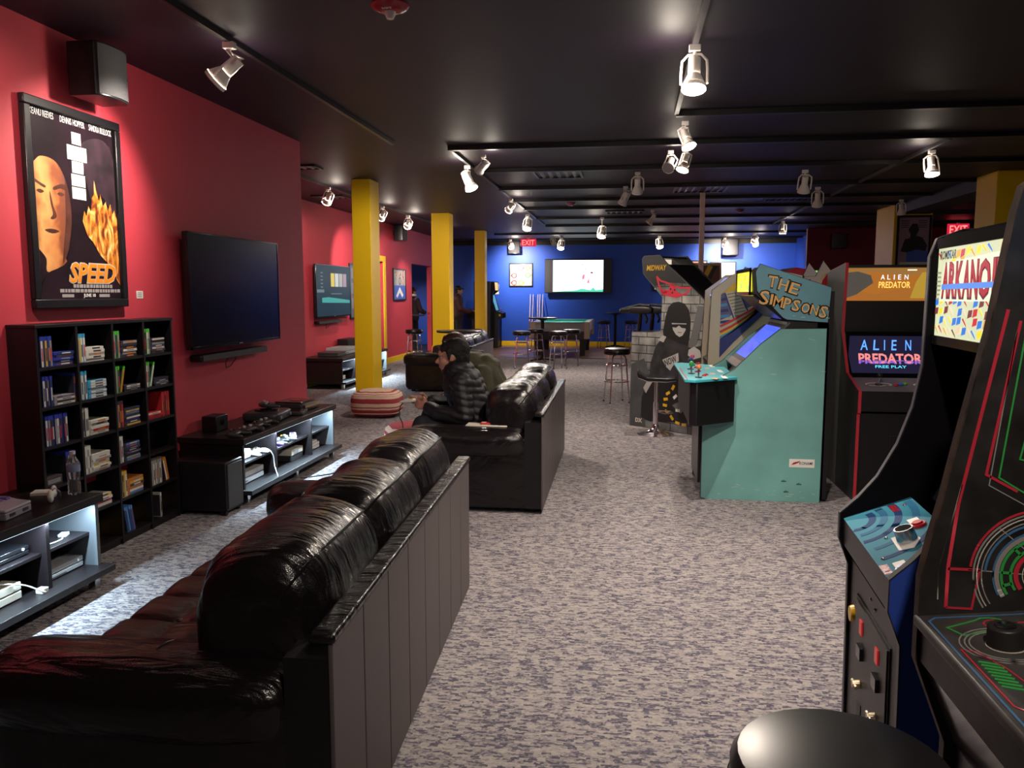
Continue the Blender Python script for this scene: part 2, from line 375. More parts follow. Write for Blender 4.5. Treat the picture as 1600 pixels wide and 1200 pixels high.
# lamp tracks
def track(n, p, q):
    w = .017
    if abs(p[0] - q[0]) < .01: mb = B(p[0] - w, p[0] + w, p[1], q[1], H - .035, H - .001)
    else: mb = B(p[0], q[0], p[1] - w, p[1] + w, H - .035, H - .001)
    o = mb.build('lamp_track', mat('track_grey', (.08, .075, .08), .4) if n in (2, 4) else 'track')
    return tag(o, ['dark lamp track along the ceiling above the near red wall', 'pale lamp track running towards the camera over the carpeted aisle', 'lamp track on the ceiling above the pool table side',
                   'long lamp track on the ceiling above the arcade machines', 'lamp track high along the recessed red wall', 'short lamp track in front of the blue wall'][n - 1], 'lamp track', 'ceiling lamp tracks')
track(1, (-2.33, 2.0), (-2.33, 7.9)); track(2, (.36, -1), (.36, 6.92)); track(3, (-1.84, 8.27), (-1.84, 17.5))
track(4, (3.0, 8.38), (3.0, 18.5)); track(5, (-4.15, 8.6), (-4.15, 18.4)); track(6, (-1.8, 20.4), (-1.8, 22.4))

# ------------------------------------------------------------------ track lamps
mat('bulb', (1, .9, .75), .4, emit=(1, .86, .7), es=22)
mat('bulb_off', (.35, .34, .33), .3)
def lamp(x, y, aim, watts=0, label='', ang=70, size=1.0, blend=.6, drop=0, col=WARM, glow=True):
    L = thing('track_lamp', label, 'lamp', (x, y, H - .035), 0, 'track lamps on the ceiling')
    d = Vector(aim).normalized(); s = size
    B(-.03 * s, .03 * s, -.02 * s, .02 * s, -.03 * s, .004).build('mount', 'lamp_white', L, .004)
    piv = Vector((0, 0, -.12 * s - drop))
    u = d.cross(Vector((0, 0, 1)))
    u = u.normalized() if u.length > .05 else Vector((1, 0, 0))
    a = piv - d * .06 * s; e = piv + d * .11 * s
    MB().cyl((0, 0, -.02 * s), (0, 0, -.05 * s - drop), .009 * s, n=8).build('stem', 'lamp_white', L)
    w = .066 * s
    top = Vector((0, 0, -.045 * s - drop))
    MB().tube([e - d * .03 * s + u * w, piv + u * w, piv + u * w * .95 - d * .05 * s, top + u * w * .5, top - u * w * .5, piv - u * w * .95 - d * .05 * s, piv - u * w, e - d * .03 * s - u * w], .0075 * s, 6).build('yoke', 'lamp_white', L)
    MB().cyl(a, piv + d * .03 * s, .032 * s, n=16).build('socket', 'lamp_white', L)
    MB().cyl(piv + d * .03 * s, e - d * .02 * s, .034 * s, .06 * s, 20, False).cyl(e - d * .02 * s, e, .063 * s, .063 * s, 20, False).build('shade', 'lamp_white', L)
    m = MATS['bulb'] if (watts and glow) else MATS['bulb_off']
    MB().cyl(e - d * .012 * s, e - d * .001 * s, .057 * s, n=20).build('bulb', m, L)
    MB().tube([a, a - d * .02 + u * .03 * s, top + u * .03 * s, top], .004 * s, 6).build('wire', 'lamp_white', L)
    if watts:
        li = bpy.data.lights.new('lamp_beam', 'SPOT'); li.energy = watts * LAMP; li.spot_size = math.radians(ang); li.spot_blend = blend; li.shadow_soft_size = .04; li.color = col
        lo = bpy.data.objects.new('lamp_beam', li); COL.objects.link(lo); lo.parent = L; lo.location = e + d * .01
        lo.rotation_euler = d.to_track_quat('-Z', 'Y').to_euler()
        # unseen point light added beside the can, brightening it and the ceiling
        lk = bpy.data.lights.new('added_ceiling_glow', 'POINT'); lk.energy = watts * LAMP * .02; lk.shadow_soft_size = .06; lk.color = col
        ko = bpy.data.objects.new('added_ceiling_glow', lk); COL.objects.link(ko); ko.parent = L; ko.location = piv + u * .12 * s - Vector((0, .03, .01))
    return L
def aim(x, y, tx, ty, tz): return (tx - x, ty - y, tz - (H - .18))
lamp(-2.33, 4.6, aim(-2.33, 4.6, NW, 4.5, 2.1), 72, 'white track lamp turned on the framed film poster', 88, 1.15, .8)
lamp(-2.33, 2.7, aim(-2.33, 2.7, NW, 3.3, 2.3), 40, 'white track lamp lighting the red wall left of the poster', 80)
lamp(.36, 5.04, (-.03, -.3, -1), 120, 'bright white track lamp hanging nearest over the carpeted aisle', 120, 1.15)
lamp(.36, 2.6, (.15, .8, -1), 120, 'added white track lamp over the aisle near the camera', 120, 1.0)  # added out of view, to light the side of the teal machine
lamp(.36, .1, (-.05, .75, -1), 46, 'added white track lamp above the camera lighting the nearest machines', 100, 1.0)  # added out of view, to brighten the line artwork and the stool
lamp(.45, 7.2, (.35, -.4, -1), 22, 'white track lamp tilted towards the teal arcade machine', 80, 1.0)
lamp(.40, 8.62, (-.2, -.6, -.5), 0, 'boxy unlit track lamp left of its pair above the brick-print cabinet', 60)
lamp(.54, 8.5, (-.3, -.35, -1), 70, 'white track lamp right of its pair above the brick-print cabinet', 110)
lamp(3.05, 9.0, (.02, -.3, -1), 60, 'bright white track lamp above the glowing arcade marquees', 95, 1.1)
lamp(2.05, 10.2, (0, .5, -1), 0, 'unlit track lamp hanging left of its pair above the arcade row', 60, 1.15)
lamp(2.56, 11.85, (.1, .5, -1), 0, 'unlit track lamp right of its pair above the arcade row', 60, 1.15)
lamp(.08, 10.1, (0, .6, -1), 0, 'unlit track lamp above the front bar stool', 60, 1.1)
lamp(-.07, 11.4, (-.5, .4, -1), 0, 'tilted unlit track lamp behind the lamp above the bar stool', 60, 1.1)
lamp(.39, 14.7, (-.7, .3, -1), 0, 'small pinkish unlit track lamp left of the thin white post', 60, 1.1)
lamp(-1.86, 9.3, (.45, -.25, -1), 125, 'white track lamp with bright rim over the aisle between pillars and machines', 120, 1.2)
lamp(-1.55, 8.6, aim(-1.55, 8.6, -3.45, 10.4, 1.3), 85, 'black and white camera-like lamp on the first ceiling batten', 70, .9, glow=False)
lamp(-1.9, 15.2, (-.05, -.55, -1), 105, 'glowing track lamp above the bar stools by the pool table', 125, 1.25)
lamp(-.54, 16.0, (-.1, -.5, -1), 105, 'glowing hanging lamp in front of the big lit television', 125, 1.25, drop=.1)
lamp(-1.84, 12.6, aim(-1.84, 12.6, -3.5, 15, 1.0), 90, 'added white track lamp over the far sofa', 85)  # invented lamp, added to brighten the far pillars
lamp(-1.8, 21.6, (-.1, -.6, -1), 80, 'glowing lamp above the pool table in front of the blue wall', 115, 1.35)
lamp(-1.95, 20.9, (.2, .5, -.9), 0, 'small white lamp beside the glowing lamp above the pool table', 60, 1.1)
lamp(.75, 21.3, (.1, -.5, -1), 70, 'glowing lamp above the brick-print cabinet near the blue wall', 115, 1.35)
lamp(-3.25, 22.2, aim(-3.25, 22.2, -3.1, BY, 1.9), 190, 'ring-lit lamp shining on the square picture on the blue wall', 115, 1.2, .9)
lamp(2.5, 22.3, aim(2.5, 22.3, 2.6, BY, 2.2), 200, 'bright lamp left of the wall speaker above the white picture', 115, 1.2, .9)
lamp(3.0, 20.5, (.0, 1.1, -.7), 60, 'white lamp at the far end of the long ceiling track', 100, 1.2)
lamp(3.2, 21.8, (.3, .9, -.7), 60, 'white lamp right of the wall speaker on the blue wall', 110, 1.2)
lamp(3.08, 17.3, (0, 0, -1), 30, 'small white lamp halfway along the long ceiling track', 90, 1.1)
lamp(-4.15, 10.9, aim(-4.15, 10.9, FW, 12.3, 1.7), 75, 'white lamp peeking past the corner of the near red wall', 80, 1.1)
lamp(-4.15, 13.4, aim(-4.15, 13.4, FW, 14.9, 1.6), 75, 'white lamp beside the top of the first yellow pillar', 80, 1.1)
lamp(-4.15, 15.0, aim(-4.15, 15.0, FW, 17.8, 1.5), 110, 'white lamp on the track in front of the small wall speaker', 60, 1.2)
lamp(-4.15, 17.9, aim(-4.15, 17.9, FW, 18.6, .6), 60, 'white lamp beside the top of the second yellow pillar', 85, 1.1)
lamp(4.2, 13.6, (.2, .4, -1), 0, 'pale unlit lamp at the corner of the pillar with the poster', 60, 1.0)
lamp(6.5, 13.0, (0, .3, -1), 50, 'lamp in the side bay behind the arcade machines', 120, 1.0)
lamp(-7.0, 20.5, (.1, .2, -1), 200, 'lamp in the blue room beyond the left opening', 130, 1.0)

# ------------------------------------------------------------------ ceiling things
t = thing('smoke_alarm', 'red fire alarm dome with clear strobe on the near ceiling', 'alarm', (-1.25, 4.23, H))
MB().lathe([(.0, -.035), (.05, -.035), (.085, -.022), (.1, -.006), (.1, 0)], n=28).build('dome', mat('alarm_red', (.3, .01, .02), .25), t)
MB().lathe([(.0, -.075), (.018, -.07), (.028, -.05), (.03, -.034)], n=16).build('strobe', mat('strobe', (.6, .55, .55), .1), t)
text('FIRE', 'white', t, basis((0, -.06, -.0345), (1, 0, 0), (0, 1, -.3)), .05, .012, z=0)
def ceil_disc(x, y, label):
    t = thing('smoke_detector', label, 'detector', (x, y, H), 0)
    MB().lathe([(.0, -.05), (.04, -.05), (.055, -.03), (.075, -.028), (.08, 0)], n=20).build('housing', mat('detector', (.28, .08, .12), .4), t)
ceil_disc(-.98, 13.6, 'small reddish smoke detector left of the glowing hanging lamps'); ceil_disc(1.95, 15.2, 'small pinkish smoke detector right of the thin white post')
def vent(x, y, w, d, label):
    t = thing('ceiling_vent', label, 'vent', (x, y, H), 0)
    B(-w / 2, w / 2, -d / 2, d / 2, -.004, -.001).build('backing', 'black', t)
    B(-w / 2, w / 2, -d / 2, -d / 2 + .03, -.02, 0).box(-w / 2, w / 2, d / 2 - .03, d / 2, -.02, 0).box(-w / 2, -w / 2 + .03, -d / 2, d / 2, -.02, 0).box(w / 2 - .03, w / 2, -d / 2, d / 2, -.02, 0).build('frame', 'track', t)
    n = int(w / .09)
    for i in range(1, n):
        xx = -w / 2 + i * w / n
        MB().prism([(xx - .02, -.016), (xx - .014, -.018), (xx + .02, -.005), (xx + .014, -.003)], 'y', -d / 2 + .03, d / 2 - .03).build('louvre', 'grey', t)
vent(-.9, 10.3, .6, .6, 'square ceiling vent with bright louvres above the aisle'); vent(.98, 12.0, .75, .75, 'dark ceiling vent at the head of the thin post')
vent(-3.9, 9.3, .5, .3, 'dark ceiling vent past the corner of the near red wall'); vent(-.1, 15.2, .7, .5, 'dark ceiling vent far along the aisle left of the post')
vent(2.5, 13.4, .8, .5, 'dark ceiling vent by the long ceiling track'); vent(-4.6, 12.2, .5, .4, 'dark ceiling vent behind the first yellow pillar')
# ------------------------------------------------------------------ left wall: poster, TV, speaker
def speaker(x, y, z, rz, label, s=1.0):
    # curved-front wall speaker; local front is +x
    t = thing('wall_speaker', label, 'speaker', (x, y, z), rz, 'wall speakers')
    pts = [(-.15, -.02), (-.15, .12)] ; w = .15 * s; h = .3 * s
    prof = [(0, -w), (.16 * s, -w * 1.0)] + [(.16 * s + .05 * s * math.cos(math.radians(a)), w * math.sin(math.radians(a))) for a in range(-70, 71, 14)] + [(.16 * s, w), (0, w)]
    MB().prism(prof, 'z', -h / 2, h / 2).build('cabinet', 'satin_black', t, .006)
    g = [(.166 * s + .05 * s * math.cos(math.radians(a)), w * .96 * math.sin(math.radians(a))) for a in range(-70, 71, 14)]
    MB().prism([(.165 * s, -w * .9)] + g + [(.165 * s, w * .9)], 'z', -h * .46, h * .46).build('grille', mat('grille', (.05, .05, .055), .7, bump=.3, bscale=400), t)
    B(-.06, 0, -.04, .04, -.05, .05).build('bracket', 'black', t)
    MB().cyl((.19 * s, w * .72, -.01), (.2 * s, w * .74, -.01), .008).build('badge', 'steel', t)
    return t
speaker(NW + .06, 4.5, 2.82, 0, 'black curved wall speaker above the framed film poster', 1.0)
speaker(FW + .06, 17.6, 2.86, 0, 'black box speaker high on the recessed red wall', 1.1)
speaker(-3.3, BY - .06, 2.84, -90, 'black speaker on the blue wall behind the ring-lit lamp', 1.2)
speaker(2.75, BY - .06, 2.8, -90, 'black wide speaker on the blue wall above the white picture', 1.5)
speaker(4.75, 19.74, 2.72, -90, 'dark speaker on the dark red wall left of the pillar poster', 1.1)

FRONT_L = lambda x: basis((x, 0, 0), (0, 1, 0), (0, 0, 1))        # pictures on walls that face +x
def film_poster():
    t = thing('framed_poster', 'black framed film poster with orange lettering on the near red wall', 'poster', (NW, 4.42, 1.46))
    w, h, b = .83, 1.15, .052
    for nm, a in (('frame_rail', (-w / 2, w / 2, 0, b)), ('frame_rail', (-w / 2, w / 2, h - b, h)), ('frame_stile', (-w / 2, -w / 2 + b, b, h - b)), ('frame_stile', (w / 2 - b, w / 2, b, h - b))):
        B(.01, .045, *a).build(nm, 'satin_black', t, .006)
    B(.004, .02, -w / 2 + .02, w / 2 - .02, .02, h - .02).build('print', mat('poster_black', (.018, .008, .014), .25, var=.5, vscale=3), t)
    M = basis((.0205, 0, 0), (0, 1, 0), (0, 0, 1))
    # plain stand-in artwork: a warm, blank half-lit shape, smoke and flames
    P = lambda *q: [(-.375 + a * .75, .045 + c * 1.06) for a, c in q]
    def smooth(q, n=5):
        out = []; m = len(q)
        for i in range(m):
            a, b, c, d = (V2(q[(i + k - 1) % m]) for k in range(4))
            for k in range(n):
                u = k / n; p = .5 * ((2 * b) + (c - a) * u + (2 * a - 5 * b + 4 * c - d) * u * u + (3 * b - a - 3 * c + d) * u ** 3); out.append((max(-.37, min(.372, p.x)), p.y))
        return out
    V2 = lambda p: Vector((p[0], p[1], 0))
    g = bpy.data.materials.new('art_warm'); g.use_nodes = True; nt = g.node_tree; bb = nt.nodes['Principled BSDF']; bb.inputs['Roughness'].default_value = .4
    tc = nd(nt, 'ShaderNodeTexCoord'); sp = nd(nt, 'ShaderNodeSeparateXYZ'); nt.links.new(tc.outputs['Object'], sp.inputs[0])
    n = nd(nt, 'ShaderNodeTexNoise'); n.inputs['Scale'].default_value = 9; n.inputs['Detail'].default_value = 4; nt.links.new(tc.outputs['Object'], n.inputs['Vector'])
    fy = mathn(nt, 'ADD', mathn(nt, 'DIVIDE', mathn(nt, 'ADD', sp.outputs['Y'], .375), .36), mathn(nt, 'MULTIPLY', mathn(nt, 'SUBTRACT', n.outputs['Fac'], .5), .7))
    nt.links.new(ramp(nt, fy, [(0, (.45, .16, .05)), (.25, (.85, .42, .14)), (.45, (.7, .26, .08)), (.62, (.3, .08, .03)), (.85, (.2, .07, .05)), (1, (.02, .008, .01))]), bb.inputs['Base Color'])
    um = mat('art_umber', (.1, .03, .02), .4, var=.4, vscale=12)
    decal(smooth(P((-.05, .2), (.02, .3), (.05, .27), (.12, .22), (.13, .15), (.34, .19), (.33, .24), (.38, .32), (.41, .45), (.425, .58), (.41, .68), (.36, .77), (.2, .82), (-.05, .81))), g, t, M, 0, .0006, 'warm_shape')
    # blank features of nobody in particular: brow, nose and mouth shadows
    decal(smooth(P((.02, .635), (.1, .615), (.16, .6), (.14, .59), (.06, .61), (.02, .615)), 3), um, t, M, .0006, .0005, 'brow_shadow'); decal(smooth(P((.24, .6), (.33, .625), (.4, .615), (.4, .59), (.32, .6), (.25, .585)), 3), um, t, M, .0006, .0005, 'brow_shadow')
    decal(smooth(P((.2, .58), (.23, .5), (.26, .45), (.22, .43), (.19, .435), (.22, .46), (.2, .52)), 3), um, t, M, .0006, .0005, 'nose_shadow'); decal(smooth(P((.12, .37), (.2, .38), (.28, .37), (.2, .355)), 3), um, t, M, .0006, .0005, 'mouth_shadow')
    for cx in (.1, .32): decal(smooth(P((cx - .04, .57), (cx, .58), (cx + .04, .57), (cx, .558)), 3), um, t, M, .0006, .0005, 'eye_shadow')
    decal(smooth(P((.3, .2), (.4, .33), (.43, .5), (.43, .64), (.39, .72), (.37, .6), (.36, .45), (.33, .33))), um, t, M, .0012, .0005, 'cheek_shadow')
    decal(smooth(P((-.05, .74), (.03, .71), (.12, .75), (.26, .745), (.35, .69), (.41, .58), (.42, .42), (.34, .18), (.5, .3), (.54, .6), (.52, .8), (.4, .9), (.2, .93), (-.05, .92))), 'poster_black', t, M, .0018, .0006, 'dark_shape')
    fm = bpy.data.materials.new('art_fire'); fm.use_nodes = True; nt = fm.node_tree; bb = nt.nodes['Principled BSDF']; bb.inputs['Roughness'].default_value = .4
    tc = nd(nt, 'ShaderNodeTexCoord'); mp = nd(nt, 'ShaderNodeMapping'); mp.inputs['Scale'].default_value = (1, 2.2, 1); nt.links.new(tc.outputs['Object'], mp.inputs['Vector'])
    n = nd(nt, 'ShaderNodeTexNoise'); n.inputs['Scale'].default_value = 7; n.inputs['Detail'].default_value = 6; n.inputs['Distortion'].default_value = 1.5; nt.links.new(mp.outputs[0], n.inputs['Vector'])
    nt.links.new(ramp(nt, n.outputs['Fac'], [(.28, (.03, .01, .015)), (.42, (.3, .06, .01)), (.52, (.8, .28, .03)), (.62, (.95, .6, .18)), (.75, (.95, .85, .6))]), bb.inputs['Base Color'])
    decal(smooth(P((.58, .86), (.85, .92), (.99, .8), (.99, .5), (.8, .6), (.68, .56), (.62, .68))), mat('art_smoke', (.03, .013, .022), .5, var=.7, vscale=9), t, M, .0006, .0006, 'smoke')
    decal(P((.55, .44), (.575, .5), (.6, .47), (.63, .53), (.655, .5), (.68, .58), (.705, .6), (.715, .68), (.745, .6), (.77, .57), (.785, .61), (.81, .54), (.85, .57), (.87, .52), (.91, .56), (.93, .5), (.96, .53), (.99, .46), (.99, .08), (.94, .12), (.9, .18), (.82, .22), (.74, .26), (.66, .33), (.6, .36)), fm, t, M, .0024, .0006, 'flame')
    decal(smooth(P((.1, .13), (.3, .19), (.5, .3), (.62, .32), (.75, .25), (.88, .14), (.99, .06), (.99, -.02), (.1, -.02)), 3), 'poster_black', t, M, .003, .0004, 'dark_shoulder')
    wm = mat('print_white', (.9, .88, .85), .4)
    for i, (s, cx, ww) in enumerate((('KEANU REEVES', -.255, .185), ('DENNIS HOPPER', -.005, .21), ('SANDRA BULLOCK', .245, .21))):
        text(s, wm, t, M, ww, .036, cx, 1.075, z=.003, bold=0)
    for s, cy, ww, hh in (('GET', .985, .08, .06), ('READY', .90, .17, .075), ('FOR', .82, .1, .06), ('RUSH', .745, .12, .06), ('HOUR', .67, .12, .06)):
        decal([(.02 - ww / 2, cy - hh / 2 - .004), (.02 + ww / 2, cy - hh / 2 - .004), (.02 + ww / 2, cy + hh / 2 + .004), (.02 - ww / 2, cy + hh / 2 + .004)], mat('print_glare', (.97, .95, .92), .3), t, M, .003, .0006, 'white_block')
        text(s, mat('print_pale', (.6, .57, .57), .4), t, M, ww * .86, hh * .75, .02, cy, z=.0037)
    text('SPEED', mat('speed_edge', (.7, .65, .55), .4), t, M, .44, .128, .105, .205, z=.0032, shear=.25, bold=.05)
    text('SPEED', mat('speed_orange', (.95, .3, .02), .4), t, M, .43, .116, .105, .205, z=.0045, shear=.25, bold=.03)
    gm = mat('credit_grey', (.4, .37, .37), .5)
    for k, (cy, ww, cx) in enumerate(((.128, .36, .1), (.1, .55, .08))):
        x = cx - ww / 2
        while x < cx + ww / 2:
            l = random.uniform(.015, .04); B(.0243, .0248, x, min(x + l, cx + ww / 2), cy - .01, cy + .01).build('credit_word', gm, t); x += l + .006
    text('JUNE 10', wm, t, M, .11, .026, .06, .07, z=.0035, bold=.02)
    for cx in (-.13, .2): decal([(cx - .05, .062), (cx + .05, .062), (cx + .05, .08), (cx - .05, .08)], gm, t, M, .0036, .0006, 'small_print')
    B(.026, .0275, -w / 2 + b - .01, w / 2 - b + .01, b - .01, h - b + .01).build('glazing', mat('glazing', (.02, .02, .02), .04, alpha=.07, spec=.6), t)
film_poster()
t = thing('name_plate', 'tiny white label plate on the red wall right of the film poster', 'sign', (NW, 5.02, 1.51))
B(0, .004, -.035, .035, 0, .05).build('plate', 'white', t, .001)
M = basis((.0042, 0, 0), (0, 1, 0), (0, 0, 1))
for k in range(3): decal([(-.025, .01 + k * .012), (.02, .01 + k * .012), (.02, .016 + k * .012), (-.025, .016 + k * .012)], 'grey', t, M, 0, .0004, 'small_print')

def television(name, label, x, y0, y1, z0, z1, screen, on=None):
    t = thing(name, label, 'television', (x + .006, 0, 0))
    B(0, .05, y0 + .25, y1 - .25, z0 + .25, z1 - .25).build('wall_bracket', 'black', t)
    B(.05, .09, y0, y1, z0, z1).build('housing', 'satin_black', t, .006)
    B(.088, .094, y0 + .012, y1 - .012, z0 + .022, z1 - .012).build('screen', screen, t)
    for a in ((y0, y1, z0, z0 + .02), (y0, y1, z1 - .011, z1), (y0, y0 + .011, z0, z1), (y1 - .011, y1, z0, z1)):
        B(.085, .098, *a).build('bezel', 'black_gloss', t, .002)
    B(.096, .0985, (y0 + y1) / 2 - .03, (y0 + y1) / 2 + .03, z0 + .006, z0 + .014).build('badge', 'grey', t)
    return t
mat('screen_off', (.004, .004, .005), .2, spec=.22)
television('television', 'large switched-off television on the near red wall', NW, 5.47, 6.98, 1.13, 1.99, 'screen_off')
def soundbar(label, x, y0, y1, z):
    t = thing('soundbar', label, 'soundbar', (x, 0, z))
    B(0, .1, y0, y1, 0, .055).build('body', 'satin_black', t, .015)
    B(.098, .104, y0 + .02, y1 - .02, .006, .05).build('grille', 'grille', t)
    ym = (y0 + y1) / 2
    MB().tube([(.02, ym, 0), (.02, ym - .05, -.05), (.01, ym - .02, -.09), (.01, ym + .05, -.08), (.02, ym + .12, -.03), (.02, ym + .15, .02)], .004, 6).build('cord', 'cord', t)
soundbar('black soundbar with looped cord under the switched-off television', NW, 5.6, 6.72, 1.03)

# ------------------------------------------------------------------ game shelf
SX0, SX1, SY0, SY1, SH = NW + .002, -3.08, 3.83, 5.10, 1.38
cols = [3.83, 4.145, 4.465, 4.78, 5.10]; rows = [1.365, 1.15, .935, .72, .5, .28, .05]     # tops of the boards, from the top
sh = thing('game_shelf', 'tall black cubby shelf full of game cases under the film poster', 'shelf', (0, 0, 0))
B(SX0, SX0 + .008, SY0, SY1, 0, SH).build('back_panel', 'espresso', sh)
for i, y in enumerate(cols): B(SX0, SX1, y - .009, y + .009, 0, SH - .018).build('side_panel' if i in (0, 4) else 'divider', 'espresso', sh, .001)
B(SX0, SX1 + .004, SY0 - .012, SY1 + .012, SH - .018, SH).build('top_board', 'espresso', sh, .002)
for r, z in enumerate(rows[1:]):
    for c in range(4): B(SX0 + .008, SX1 - .003, cols[c] + .009, cols[c + 1] - .009, z - .016, z).build('shelf_board', 'espresso', sh)
B(SX0, SX1 - .01, SY0, SY1, 0, .034).build('plinth', 'espresso', sh)
pal = {'blue': (.03, .05, .38), 'cyan': (.05, .35, .6), 'green': (.08, .5, .05), 'red': (.55, .03, .04), 'white': (.7, .68, .62), 'dark': (.04, .035, .05), 'yellow': (.65, .42, .05), 'orange': (.6, .2, .03), 'purple': (.12, .07, .22), 'grey': (.3, .29, .29), 'navy': (.03, .05, .16), 'sky': (.1, .25, .6)}
def cm(n): return mat('case_' + n, pal[n], .35)
CW, CH, CD = .0165, .165, .125
meshes = {}
def case_mesh(kind, col, w):
    k = (kind, col, round(w, 4))
    if k not in meshes:
        if kind == 'case': me = B(-CD, 0, -w / 2, w / 2, 0, CH).mesh('case')
        elif kind == 'low': me = B(-CD, 0, -w / 2, w / 2, 0, CH * .88).mesh('case')
        elif kind == 'sleeve': me = B(0, .0006, -w / 2 + .0012, w / 2 - .0012, .003, CH * .86).mesh('sleeve')
        elif kind == 'cover': me = B(-CD + .003, -.003, -w / 2 - .0006, -w / 2, .003, CH * .9).mesh('cover')
        elif kind == 'print': me = B(.0006, .0009, -w / 2 + .004, w / 2 - .004, CH * .2, CH * .62).mesh('print')
        me.materials.append(cm(col)); meshes[k] = me
    return meshes[k]
ordw = ['first', 'second', 'third', 'fourth', 'fifth', 'sixth', 'seventh', 'eighth', 'ninth', 'tenth', 'eleventh']
rw = ['top', 'second', 'third', 'fourth', 'fifth', 'bottom']; cw_ = ['left', 'middle-left', 'middle-right', 'right']
cname = {'cyan': 'light blue', 'dark': 'dark', 'sky': 'blue', 'navy': 'navy', 'grey': 'grey'}
def game_case(r, c, y, z, body, sleeve, pr, tilt, label, flat=False, w=CW):
    o = put('game_case', case_mesh('case', body, w)); tag(o, label, 'game case', 'game cases in the cubby shelf')
    o.location = (SX1 - .012 - random.uniform(0, .008), y, z); o.rotation_euler = (math.radians(tilt), 0, 0)
    put('spine_sleeve', case_mesh('sleeve', sleeve, w), o)
    if pr: put('spine_print', case_mesh('print', pr, w), o)
    put('cover_print', case_mesh('cover', 'dark' if body != 'red' else 'red', w), o)
def fill(r, c, spec):
    """spec: list of ('up', n, body, sleeves) | ('flat', n, body, sleeves) | ('gap', m) | ('lean', n, body, sleeves, tilt)"""
    y = cols[c] + .014; z = rows[r + 1] + .0005; k = 0; ln = 0
    where = '%s shelf row, %s cubby' % (rw[r], cw_[c])
    for s in spec:
        if s[0] == 'gap': y += s[1]; continue
        if s[0] == 'up':
            for i in range(s[1]):
                sl = s[3][i % len(s[3])]; pr = random.choice(['dark', 'grey', 'navy', 'white', 'orange', 'red', None])
                if pr == sl: pr = 'dark'
                game_case(r, c, y + CW / 2, z, s[2], sl, pr, 0, '%s game case standing %s from the left, %s' % (cname.get(s[2], s[2]), ordw[k], where)); k += 1
                y += CW + .0012
            y += .004
        elif s[0] == 'lean':
            a = math.radians(s[4])
            for i in range(s[1]):
                sl = s[3][i % len(s[3])]
                # pivot at the lower corner of the case that carries it
                if s[4] > 0: yy = y + CH * math.sin(a) + CW / 2 * math.cos(a); zz = z + CW / 2 * math.sin(a)
                else: yy = y + CW / 2 * math.cos(a); zz = z + CW / 2 * math.sin(-a)
                game_case(r, c, yy, zz, s[2], sl, None, s[4], '%s game case leaning %s from the left, %s' % (cname.get(s[2], s[2]), ordw[ln], where)); ln += 1
                y += CW / math.cos(a) + .002
            y += CH * abs(math.sin(a)) + .004
        elif s[0] == 'flat':
            zz = z
            for i in range(s[1]):
                sl = s[3][i % len(s[3])]; wv = s[4] if len(s) > 4 else CW
                pr = random.choice(['dark', 'grey', 'white', 'orange', None])
                if pr == sl: pr = 'dark'
                o_y = y + random.uniform(0, .006)
                o = put('game_case', case_mesh('case', s[2], wv)); tag(o, '%s game case lying %s from bottom of its stack, %s' % (cname.get(s[2], s[2]), ordw[i], where), 'game case', 'game cases in the cubby shelf')
                o.location = (SX1 - .012 - random.uniform(0, .01), o_y + CH, zz + wv / 2); o.rotation_euler = (math.radians(90), 0, 0)
                put('spine_sleeve', case_mesh('sleeve', sl, wv), o)
                if pr: put('spine_print', case_mesh('print', pr, wv), o)
                zz += wv + .0004
            y += CH + .01
pb = ['white', 'dark', 'navy', 'grey', 'yellow']
fill(0, 0, [('gap', .03), ('up', 5, 'blue', ['white', 'dark', 'yellow', 'navy', 'grey']), ('flat', 5, 'blue', ['purple', 'navy', 'blue', 'grey', 'navy'], .0145)])
fill(0, 1, [('up', 4, 'cyan', ['white', 'offw', 'white'] if 'offw' in pal else ['white', 'yellow', 'white', 'white']), ('flat', 5, 'white', ['white', 'white', 'grey'])])
fill(0, 2, [('up', 4, 'green', ['white', 'grey', 'dark', 'grey']), ('gap', .002), ('flat', 6, 'dark', ['dark', 'grey', 'white', 'dark']), ])
fill(0, 3, [('up', 4, 'green', ['grey', 'dark', 'white', 'grey']), ('flat', 7, 'dark', ['grey', 'dark', 'white', 'navy'], .014)])
fill(1, 0, [('gap', .03), ('up', 4, 'blue', ['white', 'dark', 'grey', 'navy']), ('flat', 4, 'grey', ['white', 'dark', 'white', 'purple'], .012), ('up', 1, 'blue', ['orange'])])
fill(1, 1, [('up', 4, 'cyan', ['white', 'white', 'grey', 'white']), ('flat', 7, 'cyan', ['white', 'white', 'white', 'grey'], .0145)])
fill(1, 2, [('up', 3, 'green', ['dark', 'grey', 'dark']), ('lean', 1, 'green', ['orange'], -16), ('flat', 3, 'dark', ['dark', 'grey', 'white'], .012)][:2] + [('gap', -.03), ('flat', 3, 'dark', ['dark', 'grey', 'white'], .012)])
fill(1, 3, [('up', 3, 'green', ['dark', 'white', 'grey']), ('lean', 1, 'green', ['white'], -18), ('gap', -.03), ('flat', 4, 'dark', ['dark', 'grey', 'navy'], .012)])
fill(2, 0, [('gap', .03), ('up', 10, 'blue', ['white', 'grey', 'dark', 'navy', 'grey', 'white', 'dark', 'navy', 'dark', 'white'])])
fill(2, 1, [('up', 4, 'white', ['white', 'grey', 'white', 'white']), ('flat', 5, 'white', ['white', 'red', 'white', 'grey', 'white'])])
fill(2, 2, [('up', 4, 'dark', ['white', 'orange', 'dark', 'red']), ('flat', 8, 'dark', ['yellow', 'navy', 'purple', 'white', 'dark', 'sky'], .0135)])
fill(2, 3, [('flat', 3, 'red', ['red', 'red', 'white'], .014), ('up', 5, 'red', ['red', 'red', 'dark', 'red', 'red'])])
